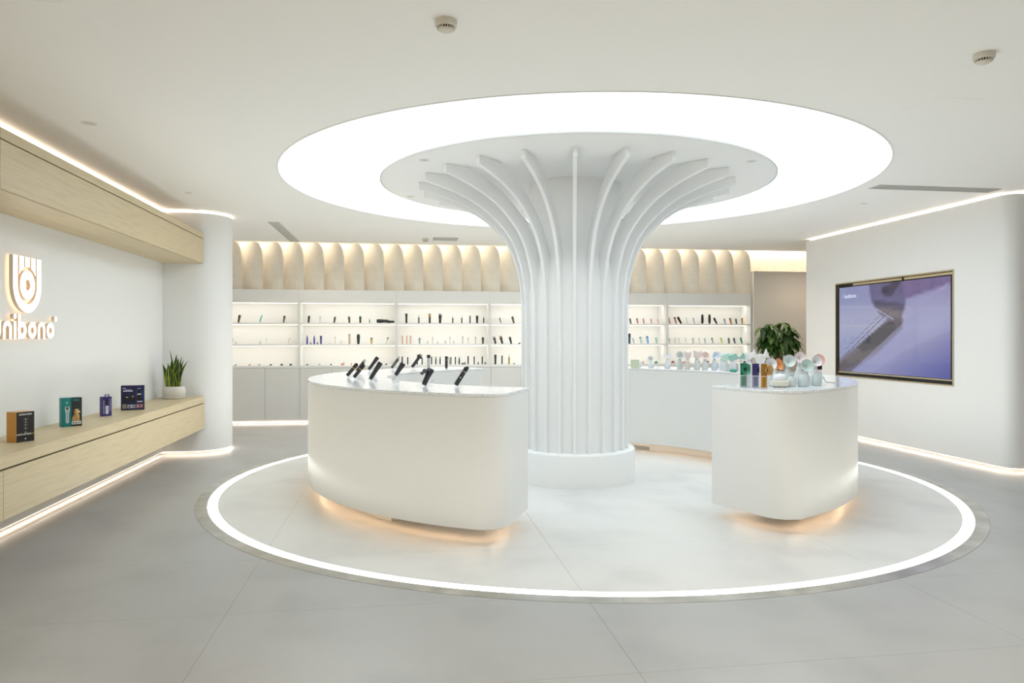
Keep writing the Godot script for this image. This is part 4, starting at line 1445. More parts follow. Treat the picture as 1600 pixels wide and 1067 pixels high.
func build_shelf_goods() -> void:
	var shelf := {1: [1.634, "top"], 2: [1.285, "middle"], 3: [0.94, "bottom"]}
	var bays := ["cabinet beside rounded white wall", "second cabinet from rounded white wall", "third cabinet from rounded white wall", "cabinet left of the fluted column", "second cabinet from the leafy tree", "cabinet beside the leafy tree"]
	for e in SHELF_ITEMS:
		var kind: String = e[2]
		var words: Array = KIND_WORDS[kind]
		var h: float = e[4]
		var lean: float = e[5]
		var state := ""
		if kind in ["clip", "razor", "pen"] and absf(lean) > 2.0:
			state = " leaning"
		elif kind in ["clip", "pen", "pen_fat", "tube", "spire"]:
			state = " standing"
		var label: String = "%s %s%s on %s shelf, %s" % [COLOURS[e[3]][2], words[1], state, shelf[e[1]][1], bays[e[6]]]
		var o := thing(words[0], label, words[2], W(e[0], shelf[e[1]][0] + 0.0005, 12.388), TURN, "goods on the %s shelf of the %s" % [shelf[e[1]][1], bays[e[6]]])
		if kind == "lying":
			goods(o, "clip", 0.19, colour("black"), Transform3D(Basis(Vector3(0, 0, 1), PI / 2), Vector3(0.09, 0.0345, 0)))
		elif kind == "lying_fat":
			goods(o, "clip", 0.13, colour("black"), Transform3D(Basis(Vector3(0, 0, 1), PI / 2), Vector3(0.055, 0.0242, 0)))
		else:
			var w := sin(deg_to_rad(absf(lean))) * h * 0.085
			goods(o, kind, h, colour(e[3]), Transform3D(Basis(Vector3(0, 0, 1), deg_to_rad(-lean)), Vector3(0, w, 0)))


# ---------------------------------------------------------------- goods on the left counter
func holder(at: Vector3, lean: float, label: String) -> void:
	var o := thing("acrylic_stand", label, "stand", at, 0.0, "clear stands on the left counter")
	var st := mb()
	box(st, Vector3(-0.03, 0, -0.025), Vector3(0.035, 0.003, 0.025), 0.0008)
	obj("foot", st, M.acrylic, o)
	st = mb()
	var b := Basis(Vector3(0, 0, 1), -lean)
	var p := PackedVector2Array([Vector2(-0.012, 0.003), Vector2(0.03, 0.003), Vector2(0.03, 0.05), Vector2(0.022, 0.05)])
	slab(st, p, 0.012, Transform3D(Basis(), Vector3.ZERO), 0.0005)
	obj("rest", st, M.acrylic, o)

func build_left_goods() -> void:
	var band := mat(hex("c9a23c"), 0.3, 0.6)
	var silver := mat(hex("c8c8c6"), 0.25, 0.7)
	var soft := mat(hex("2a2a2d"), 0.45)
	var dark := mat(hex("1d1d20"), 0.35)
	# x, depth, length, lean, look
	var list := [[-1.535, 6.96, 0.15, 41, "gold", "black trimmer with a gold band leaning on a stand beside another gold-banded trimmer"], [-1.405, 6.66, 0.15, 38, "gold", "black gold-banded trimmer leaning on a stand, nearer the counter front of the two"], [-1.66, 8.0, 0.15, 38, "steel", "black trimmer with silver tip leaning on a stand behind the gold-banded trimmers"],
		[-1.59, 8.3, 0.17, 36, "plain", "slim plain black trimmer leaning on a stand at the counter's far edge"], [-1.2, 6.36, 0.17, 32, "plain", "stout plain black trimmer with silver foot leaning on a stand on the curved counter"], [-1.40, 8.72, 0.16, 36, "steel", "black trimmer with silver head leaning on a stand beyond the stout trimmer"],
		[-0.985, 6.22, 0.17, 33, "pale", "black trimmer with clear white lower end leaning on a stand on the curved counter"], [-1.19, 8.95, 0.19, 36, "tee", "black trimmer with wide clamped head leaning on a far stand of the curved counter"], [-0.40, 5.62, 0.165, 32, "dot", "black trimmer with silver ring and white button leaning on a stand at the counter end"]]
	for e in list:
		var at := Vector3(e[0], COUNTER_TOP + 0.0005, -e[1])
		var a := deg_to_rad(e[3])
		var o := thing("trimmer", e[5], "trimmer", at, 0.0, "trimmers on the curved counter")
		var tr := Transform3D(Basis(Vector3(0, 0, 1), -a), Vector3(-0.028, 0.016, 0))
		var l: float = e[2]
		var k := mb()
		var w := 0.017
		match e[4]:
			"gold":
				loft(k, [[0.0, w, w * 0.8], [l * 0.62, w, w * 0.8]], 14, tr)
				obj("body", k, soft, o)
				k = mb()
				loft(k, [[l * 0.62, w * 1.05, w * 0.85], [l * 0.66, w * 1.05, w * 0.85]], 14, tr)
				obj("gold_band", k, band, o)
				k = mb()
				loft(k, [[l * 0.66, w * 1.1, w * 0.85], [l * 0.9, w * 1.15, w * 0.8], [l, w * 0.6, w * 0.4]], 14, tr)
				obj("cutter_head", k, dark, o)
			"dot":
				loft(k, [[0.0, w, w * 0.8], [l * 0.06, w * 1.05, w * 0.85], [l * 0.7, w, w * 0.8]], 14, tr)
				obj("body", k, soft, o)
				k = mb()
				loft(k, [[l * 0.7, w * 1.05, w * 0.85], [l * 0.735, w * 1.05, w * 0.85]], 14, tr)
				obj("silver_ring", k, silver, o)
				k = mb()
				loft(k, [[l * 0.735, w * 1.1, w * 0.85], [l * 0.88, w * 1.1, w * 0.8], [l, w * 0.5, w * 0.3, w * 0.4]], 14, tr)
				obj("cutter_head", k, dark, o)
				k = mb()
				loft(k, [[l * 0.36, 0.003, 0.002, 0.0, w * 0.8], [l * 0.42, 0.004, 0.002, 0.0, w * 0.8]], 8, tr)
				obj("button", k, mat(Color(0.9, 0.9, 0.9), 0.4), o)
				k = mb()
				loft(k, [[-0.006, w * 0.9, w * 0.7], [0.0, w, w * 0.8]], 14, tr)
				obj("foot_cap", k, silver, o)
			"pale":
				loft(k, [[l * 0.3, w * 0.9, w * 0.75], [l * 0.62, w * 1.1, w * 0.85], [l * 0.92, w * 1.4, w * 0.9], [l, w * 1.2, w * 0.7]], 14, tr)
				obj("body", k, soft, o)
				k = mb()
				loft(k, [[0.0, w * 0.8, w * 0.7], [l * 0.3, w * 0.9, w * 0.75]], 14, tr)
				obj("pale_end", k, mat(hex("d9d9d6"), 0.3), o)
			"plain":
				loft(k, [[0.004, w, w * 0.8], [l * 0.4, w * 1.05, w * 0.85], [l * 0.75, w * 1.25, w * 0.9], [l * 0.95, w * 1.3, w * 0.8], [l, w * 1.1, w * 0.6]], 14, tr)
				obj("body", k, soft, o)
				k = mb()
				loft(k, [[-0.006, w * 0.8, w * 0.7], [0.004, w, w * 0.8]], 14, tr)
				obj("foot_cap", k, silver, o)
			"tee":
				loft(k, [[0.0, w * 1.1, w * 0.9], [l * 0.75, w * 1.1, w * 0.9]], 14, tr)
				obj("body", k, soft, o)
				k = mb()
				loft(k, [[l * 0.75, w * 1.9, w], [l * 0.86, w * 2.2, w], [l * 0.9, w * 1.2, w * 0.7]], 14, tr)
				obj("clamped_head", k, dark, o)
				k = mb()
				loft(k, [[l * 0.9, w * 1.3, w * 0.5], [l, w * 1.2, w * 0.3]], 14, tr)
				obj("blade", k, silver, o)
			_:
				loft(k, [[0.0, w * 0.9, w * 0.75], [l * 0.8, w, w * 0.8]], 14, tr)
				obj("body", k, soft, o)
				k = mb()
				loft(k, [[l * 0.8, w * 1.1, w * 0.8], [l, w * 0.8, w * 0.4]], 14, tr)
				obj("cutter_head", k, silver, o)
				k = mb()
				box(k, Vector3(-0.003, l * 0.15, w * 0.75), Vector3(0.003, l * 0.55, w * 0.85), 0.001)
				var line_ := obj("silver_line", k, silver, o)
				line_.transform = tr
		holder(at, a, "small clear acrylic stand under the " + e[5].get_slice(" leaning", 0))
	# massager with a round club head, leaning back
	var at := Vector3(-0.665, COUNTER_TOP + 0.0005, -5.72)
	var o := thing("massager", "black massager with round club heads leaning on a stand on the curved counter", "massager", at, 0.0)
	var tr := Transform3D(Basis(Vector3(0, 0, 1), -0.42), Vector3(-0.02, 0.012, 0))
	var st := mb()
	loft(st, [[0.0, 0.02, 0.018], [0.06, 0.021, 0.019], [0.1, 0.026, 0.022], [0.12, 0.03, 0.026], [0.135, 0.024, 0.02]], 16, tr, 2.0)
	obj("handle", st, soft, o)
	st = mb()
	loft(st, [[-0.008, 0.017, 0.015], [0.0, 0.02, 0.018]], 16, tr, 2.0)
	obj("foot_cap", st, silver, o)
	for e in [[-0.012, 0.118, 0.03, 0.019], [0.018, 0.13, 0.03, 0.014], [-0.032, 0.1, 0.03, 0.014]]:
		st = mb()
		lathe(st, ball(e[3]), 16, Transform3D(Basis(), Vector3(e[0], e[1], e[2])))
		obj("club_head", st, mat(hex("55555a"), 0.35, 0.3), o)
	holder(at + Vector3(0.02, 0, -0.03), 0.42, "small clear acrylic stand under the black massager with club heads")
	# tall steel shaver and upright black trimmer at the far side of the counter
	o = thing("tall_shaver", "upright pale steel shaver with black head at the far side of the counter", "shaver", Vector3(-1.02, COUNTER_TOP + 0.0005, -8.98))
	st = mb()
	loft(st, [[0.0, 0.016, 0.014], [0.1, 0.019, 0.016], [0.125, 0.021, 0.017]], 14)
	obj("body", st, mat(hex("b9b9b4"), 0.3, 0.5), o)
	st = mb()
	loft(st, [[0.125, 0.02, 0.016], [0.15, 0.024, 0.018], [0.165, 0.018, 0.012]], 14)
	obj("cutter_head", st, dark, o)
	o = thing("upright_trimmer", "upright black trimmer with silver ring and hook at the far counter end", "trimmer", Vector3(-0.80, COUNTER_TOP + 0.0005, -8.95))
	st = mb()
	loft(st, [[0.0, 0.014, 0.014], [0.02, 0.017, 0.016], [0.1, 0.018, 0.016]], 14)
	obj("body", st, soft, o)
	st = mb()
	loft(st, [[0.1, 0.0175, 0.0155], [0.106, 0.0175, 0.0155]], 14)
	obj("silver_ring", st, silver, o)
	st = mb()
	loft(st, [[0.106, 0.018, 0.016], [0.14, 0.017, 0.014], [0.148, 0.013, 0.01]], 14)
	obj("cutter_head", st, dark, o)
	st = mb()
	tube(st, [Vector3(0.016, 0.135, 0), Vector3(0.03, 0.128, 0), Vector3(0.036, 0.1, 0), Vector3(0.036, 0.045, 0)], 0.004, 8)
	obj("hook", st, dark, o)

func ball(r: float) -> Array:
	var p := []
	for k in 11:
		p.append([r * sin(PI * k / 10.0), -r * cos(PI * k / 10.0)])
	return p


# ---------------------------------------------------------------- goods on the right counter
func clear(c: Color, a: float) -> StandardMaterial3D:
	var m := mat(Color(c.r, c.g, c.b, a), 0.3)
	m.transparency = BaseMaterial3D.TRANSPARENCY_ALPHA
	return m

func pump(label: String, x: float, d: float, h: float, fr: float, head: String, cb: Color, cf: Color, yaw := 0.0, pitch := 0.25) -> void:      # bottle, neck and a funnel that looks towards the shop front
	var o := thing("breast_pump", label, "breast pump", Vector3(x, COUNTER_TOP + 0.0005, -d), yaw, "pumps on the right counter")
	cb = cb.lerp(Color(0.93, 0.94, 0.94), 0.4)
	cf = cf.lerp(Color(0.94, 0.94, 0.94), 0.0 if cf.s > 0.5 else 0.4)
	var bottle := clear(cb, 0.72)
	var st := mb()
	lathe(st, [[0.0, 0.0], [0.031, 0.0], [0.036, 0.005], [0.036, h * 0.26], [0.032, h * 0.36], [0.018, h * 0.48], [0.018, h * 0.56], [0.0, h * 0.57]], 20)
	obj("bottle", st, bottle, o)
	st = mb()
	lathe(st, [[0.021, h * 0.46], [0.022, h * 0.5], [0.021, h * 0.53]], 20)
	obj("collar", st, mat(Color(0.88, 0.88, 0.87), 0.35), o)
	var tr := Transform3D(Basis(Vector3(1, 0, 0), PI / 2 - pitch), Vector3(0, h - fr, 0.0))
	var cup := mat(cf, 0.35)
	match head:
		"disc":
			st = mb()
			lathe(st, [[0.012, -0.04], [0.012, -0.01], [fr * 0.5, 0.008], [fr, 0.032], [fr, 0.035], [fr * 0.5, 0.012], [0.0, -0.008]], 28, tr)
			obj("funnel", st, cup, o)
		"cat":
			st = mb()
			var p := PackedVector2Array()
			for k in 24:
				var a := TAU * k / 24.0
				p.append(Vector2(cos(a), sin(a)) * fr * 0.86)
			var ears := Geometry2D.merge_polygons(p, PackedVector2Array([Vector2(-fr * 0.85, fr * 0.3), Vector2(-fr * 0.95, fr * 1.15), Vector2(-fr * 0.2, fr * 0.75)]))
			ears = Geometry2D.merge_polygons(ears[0], PackedVector2Array([Vector2(fr * 0.85, fr * 0.3), Vector2(fr * 0.95, fr * 1.15), Vector2(fr * 0.2, fr * 0.75)]))
			slab(st, ears[0], 0.014, Transform3D(Basis(), Vector3(0, h - fr, 0.01)), 0.004)
			obj("eared_head", st, cup, o)
		"wings":
			st = mb()
			slab(st, PackedVector2Array([Vector2(-fr, fr * 1.25), Vector2(-fr * 0.62, fr * 0.35), Vector2(fr * 0.62, fr * 0.35), Vector2(fr, fr * 1.25), Vector2(fr * 1.5, -fr * 0.1), Vector2(fr * 0.5, -fr * 0.2), Vector2(0.25 * fr, -fr), Vector2(-0.25 * fr, -fr), Vector2(-fr * 0.5, -fr * 0.2), Vector2(-fr * 1.5, -fr * 0.1)]), 0.012, Transform3D(Basis(), Vector3(0, h - fr, 0.0)), 0.003)
			obj("winged_head", st, cup, o)
		"square":
			st = mb()
			box(st, Vector3(-fr, -fr * 0.8, -0.02), Vector3(fr, fr * 0.8, 0.02), 0.006)
			var q := obj("square_head", st, cup, o)
			q.transform = Transform3D(Basis(Vector3(0, 0, 1), 0.3), Vector3(0, h - fr, 0))
	st = mb()
	tube(st, [Vector3(0, h * 0.52, 0), Vector3(0, h * 0.62, 0), Vector3(0, maxf(h - fr, h * 0.63), -0.006)], 0.014, 12)
	obj("neck", st, bottle, o)

func boxed_pump(label: String, x: float, d: float, w: float, side: float, c: Color, low: Color, funnel: Vector3) -> void:      # a printed pack: coloured front, white flank, a funnel pressed out of its upper half
	var o := thing("boxed_pump", label, "boxed pump", Vector3(x, COUNTER_TOP + 0.0005, -d), 0.0, "boxed pumps at the counter end")
	var h := 0.184
	var white := mat(Color(0.93, 0.93, 0.94), 0.35)
	var st := mb()
	box(st, Vector3(0, 0.0, -0.045), Vector3(w + side, h, -0.0015), 0.001)
	var body := obj("carton_body", st, white, o)
	st = mb()
	box(st, Vector3(0, h * 0.5, -0.002), Vector3(w, h, 0.0), 0.0004)
	obj("upper_print", st, mat(c.darkened(0.12), 0.3), body)
	st = mb()
	box(st, Vector3(0, 0.006, -0.002), Vector3(w - 0.004, h * 0.47, 0.0), 0.0004)
	obj("lower_print", st, mat(low, 0.3), body)
	st = mb()
	box(st, Vector3(0.012, 0.012, -0.001), Vector3(w - 0.014, h * 0.45, 0.0006))
	obj("print_stripe", st, mat(low.darkened(0.22), 0.35), body)
	st = mb()
	for k in 9:
		box(st, Vector3(w - 0.009, 0.012 + 0.008 * k, -0.001), Vector3(w - 0.005, 0.017 + 0.008 * k, 0.0008))
	obj("print_marks", st, mat(c.darkened(0.2), 0.4), body)
	var tr := Transform3D(Basis(Vector3.UP, funnel.z) * Basis(Vector3(1, 0, 0), PI / 2), Vector3(funnel.x, h * 0.75, 0.016))
	var f := funnel.y
	st = mb()
	lathe(st, [[0.0, -0.014], [f * 0.22, -0.012], [f * 0.3, -0.004], [f * 0.9, 0.014], [f, 0.018], [f, 0.016], [f * 0.32, -0.012], [f * 0.3, -0.016]], 32, tr)
	obj("funnel", st, mat(c.lightened(0.3 if funnel.z > 0.5 else 0.2), 0.2), o)
	st = mb()
	lathe(st, [[0.0, -0.006], [f * 0.16, -0.006], [f * 0.2, -0.012]], 16, tr)
	obj("funnel_throat", st, mat(c.darkened(0.6), 0.4), o)

func build_right_goods() -> void:
	# far side of the counter
	var o := thing("carton", "small pale green carton with a white rounded end on the far counter", "box", Vector3(1.515, COUNTER_TOP + 0.0005, -9.06), -0.1)
	var st := mb()
	box(st, Vector3(-0.05, 0, -0.035), Vector3(0.052, 0.105, 0.035), 0.002)
	obj("carton_body", st, mat(hex("d3dac0"), 0.45), o)
	st = mb()
	loft(st, [[0.0, 0.05, 0.034], [0.02, 0.047, 0.032], [0.04, 0.03, 0.022]], 16, Transform3D(Basis(Vector3(0, 0, 1), -PI / 2), Vector3(0.052, 0.052, 0)))
	obj("rounded_end", st, mat(hex("e6e6e2"), 0.4), o)
	var pale := Color(0.88, 0.9, 0.9)
	pump("clear white pump with a small funnel on the far counter", 1.72, 9.08, 0.145, 0.036, "disc", pale, hex("dfe2e0"), -0.4)
	pump("white pump with wide winged head on the far counter", 1.90, 8.98, 0.185, 0.04, "wings", pale, hex("e3e4e8"))
	pump("grey-blue pump with round head on the far counter", 1.985, 8.68, 0.205, 0.046, "disc", hex("c3d2d2"), hex("c6d0ce"), -0.3)
	pump("dusky pink pump with eared head beside the grey-blue pump", 2.06, 8.62, 0.212, 0.045, "cat", hex("e8dccb"), hex("dfc4c2"))
	pump("rosy pump with tall pointed ears on the far counter", 2.16, 8.58, 0.22, 0.05, "cat", hex("d9e2e2"), hex("e0c8c2"), 0.25)
	pump("coral pink pump with round head on the far counter", 2.25, 8.56, 0.205, 0.046, "disc", pale, hex("ecc6bb"), -0.25)
	pump("pale blue pump with round head on the far counter", 2.35, 8.52, 0.205, 0.042, "disc", hex("cddcf0"), hex("c6d8ee"), 0.2)
	pump("white pump with pointed ears behind the pale blue pump", 2.50, 8.75, 0.2, 0.042, "cat", pale, hex("e6e4e4"))
	pump("mint pump with square head on the far counter", 2.44, 8.38, 0.2, 0.047, "square", hex("dfe6e4"), hex("9fd0b8"))
	pump("green pump with square head on the far counter", 2.475, 8.22, 0.2, 0.045, "square", hex("e2e0e8"), hex("5aa08c"))
	pump("white pump with oval green funnel on the far counter", 2.565, 8.22, 0.2, 0.042, "disc", hex("e6dfe2"), hex("62a48e"), 0.9)
	pump("white pump with pink ears beside the oval green funnel", 2.66, 8.25, 0.205, 0.042, "cat", pale, hex("e4d8da"))
	pump("pump with a large grey-green round head beside the leafy tree", 2.70, 8.0, 0.195, 0.056, "disc", pale, hex("c3cdc8"), -0.2)
	o = thing("green_dish", "small green dish on the far counter before the green square pump", "dish", Vector3(2.42, COUNTER_TOP + 0.0005, -8.02))
	st = mb()
	lathe(st, [[0.0, 0.0], [0.03, 0.0], [0.042, 0.006], [0.046, 0.018], [0.043, 0.03], [0.025, 0.036], [0.0, 0.037]], 28)
	obj("dish_body", st, mat(hex("58a48c"), 0.3), o)
	# near end
	boxed_pump("green boxed pump with a large green funnel at the counter end", 1.734, 5.575, 0.052, 0.026, hex("1f7f58"), hex("86b39f"), Vector3(0.036, 0.042, 0.1))
	boxed_pump("violet boxed pump between the green and the amber ones", 1.800, 5.50, 0.05, 0.012, hex("4a3c78"), hex("9f9cbc"), Vector3(0.036, 0.022, 0.3))
	boxed_pump("amber boxed pump with a pale amber funnel at the counter end", 1.842, 5.43, 0.046, 0.006, hex("b98430"), hex("cf982f"), Vector3(0.046, 0.04, 0.55))
	pump("white pump with large winged head behind the boxed pumps", 2.02, 5.98, 0.27, 0.05, "wings", pale, hex("eceae6"))
	pump("white pump with a large round head beside the amber box", 2.02, 5.76, 0.21, 0.045, "disc", hex("e8e8e8"), hex("e9e9ec"), 0.15)
	pump("pump with a bright orange round head on the near counter", 2.12, 5.9, 0.205, 0.05, "disc", pale, hex("f2a05c"), 0.7)
	pump("tall mint pump with round head on the near counter", 2.19, 5.83, 0.235, 0.05, "disc", hex("d6e6e4"), hex("cfe2dd"), 0.1)
	pump("pale mint pump with a teal funnel on the near counter", 2.31, 5.78, 0.2, 0.05, "disc", hex("dde8e6"), hex("b5d8cd"), 0.0)
	pump("white and pink pump with round head behind the teal funnel", 2.385, 6.1, 0.25, 0.046, "disc", pale, hex("ecd4d2"), 0.0)
	pump("clear pump with a frosted white round head near the screen", 2.465, 5.98, 0.225, 0.045, "disc", pale, hex("e8ebea"), 0.2)
	o = thing("lotion_bowl", "low pale yellow bowl with white lid among the pumps", "bowl", Vector3(2.045, COUNTER_TOP + 0.0005, -5.61))
	st = mb()
	lathe(st, [[0.0, 0.0], [0.05, 0.0], [0.066, 0.012], [0.07, 0.03], [0.066, 0.046], [0.05, 0.05]], 32)
	obj("bowl_body", st, mat(hex("ebe8d8"), 0.35), o)
	st = mb()
	lathe(st, [[0.05, 0.05], [0.052, 0.06], [0.045, 0.085], [0.03, 0.098], [0.0, 0.102]], 28)
	obj("lid", st, mat(hex("ececee"), 0.3), o)
	for e in [[2.155, 5.65, 0.034, 0.075, "e4ecea", "pale clear cup standing among the pumps beside the bowl"], [2.245, 5.66, 0.04, 0.09, "dbe6e6", "pale blue-grey cup standing before the tall mint pump"], [2.39, 5.76, 0.036, 0.08, "d8e4e4", "pale teal cup standing before the teal funnel"]]:
		o = thing("cup", e[5], "cup", Vector3(e[0], COUNTER_TOP + 0.0005, -e[1]))
		st = mb()
		lathe(st, [[0.0, 0.0], [e[2] * 0.85, 0.0], [e[2], 0.006], [e[2], e[3] * 0.7], [e[2] * 0.7, e[3]], [0.0, e[3] * 1.02]], 24)
		obj("cup_body", st, clear(hex(e[4]), 0.8), o)
	o = thing("pump_motor", "pink-headed pump on a pale teal block with a black middle", "pump", Vector3(2.545, COUNTER_TOP + 0.0005, -6.12))
	st = mb()
	box(st, Vector3(-0.03, 0, -0.03), Vector3(0.03, 0.085, 0.03), 0.004)
	obj("teal_block", st, mat(hex("c6d8da"), 0.35), o)
	st = mb()
	box(st, Vector3(-0.026, 0.085, -0.026), Vector3(0.026, 0.11, 0.026), 0.003)
	obj("pink_block", st, mat(hex("ecd2d6"), 0.35), o)
	st = mb()
	box(st, Vector3(-0.005, 0.11, -0.02), Vector3(0.032, 0.152, 0.022), 0.003)
	obj("black_block", st, M.black_plastic, o)
	st = mb()
	box(st, Vector3(-0.03, 0.11, -0.02), Vector3(-0.006, 0.152, 0.02), 0.003)
	obj("pink_side", st, mat(hex("ecc8cc"), 0.35), o)
	st = mb()
	lathe(st, [[0.01, -0.03], [0.012, 0.0], [0.03, 0.012], [0.05, 0.02], [0.05, 0.023], [0.02, 0.012], [0.0, 0.004]], 28, Transform3D(Basis(Vector3(1, 0, 0), PI / 2 - 0.2), Vector3(0.006, 0.186, 0.0)))
	obj("funnel", st, mat(hex("f0b3ac"), 0.35), o)
	o = thing("brown_bottle", "small red-brown bottle behind the pink-headed pump", "bottle", Vector3(2.49, COUNTER_TOP + 0.0005, -6.3))
	st = mb()
	lathe(st, [[0.0, 0.0], [0.024, 0.0], [0.026, 0.004], [0.026, 0.13], [0.012, 0.15], [0.012, 0.17], [0.0, 0.17]], 20)
	obj("bottle_body", st, mat(hex("9c6a66"), 0.3), o)
	o = thing("short_cable", "short dark cable lying on the counter beside the teal block", "cable", Vector3(2.6, COUNTER_TOP + 0.0005, -6.14))
	st = mb()
	tube(st, [Vector3(0.0, 0.05, 0), Vector3(0.01, 0.03, 0.005), Vector3(0.02, 0.006, 0.01), Vector3(0.05, 0.004, 0.05), Vector3(0.06, 0.004, 0.09)], 0.003, 6)
	obj("wire", st, mat(hex("6a6468"), 0.5), o)


# ---------------------------------------------------------------- the scene
func _ready() -> void:
	var cam := Camera3D.new()
	cam.name = "camera"
	cam.projection = Camera3D.PROJECTION_FRUSTUM
	cam.near = 0.05
	cam.far = 100.0
	cam.size = 0.05 * 1067.0 / 1147.0
	cam.frustum_offset = Vector2(0, -0.05 * 6.7 / 1147.0)
	cam.position = Vector3(0, 1.4, 0)
	cam.current = true
	add_child(cam)
	var env := Environment.new()
	env.background_mode = Environment.BG_COLOR
	env.background_color = Color(0.02, 0.02, 0.02)
	env.tonemap_mode = Environment.TONE_MAPPER_LINEAR
	env.tonemap_exposure = 1.5
	env.sdfgi_enabled = true
	env.ssao_enabled = true
	env.ssil_enabled = true
	var we := WorldEnvironment.new()
	we.name = "world"
	we.environment = env
	add_child(we)
	make_materials()
	build_setting()
	build_column()
	counter("white curved counter with marble top carrying the black trimmers", -15.5, -148.5, -41.0, -143.0)
	counter("white curved counter with marble top carrying the pastel pumps", 30.0, 160.0, 42.0, 148.0)
	build_cabinets()
	build_woodwork()
	build_sign()
	build_screen()
	build_bench_goods()
	build_tree()
	build_shelf_goods()
	build_left_goods()
	build_right_goods()

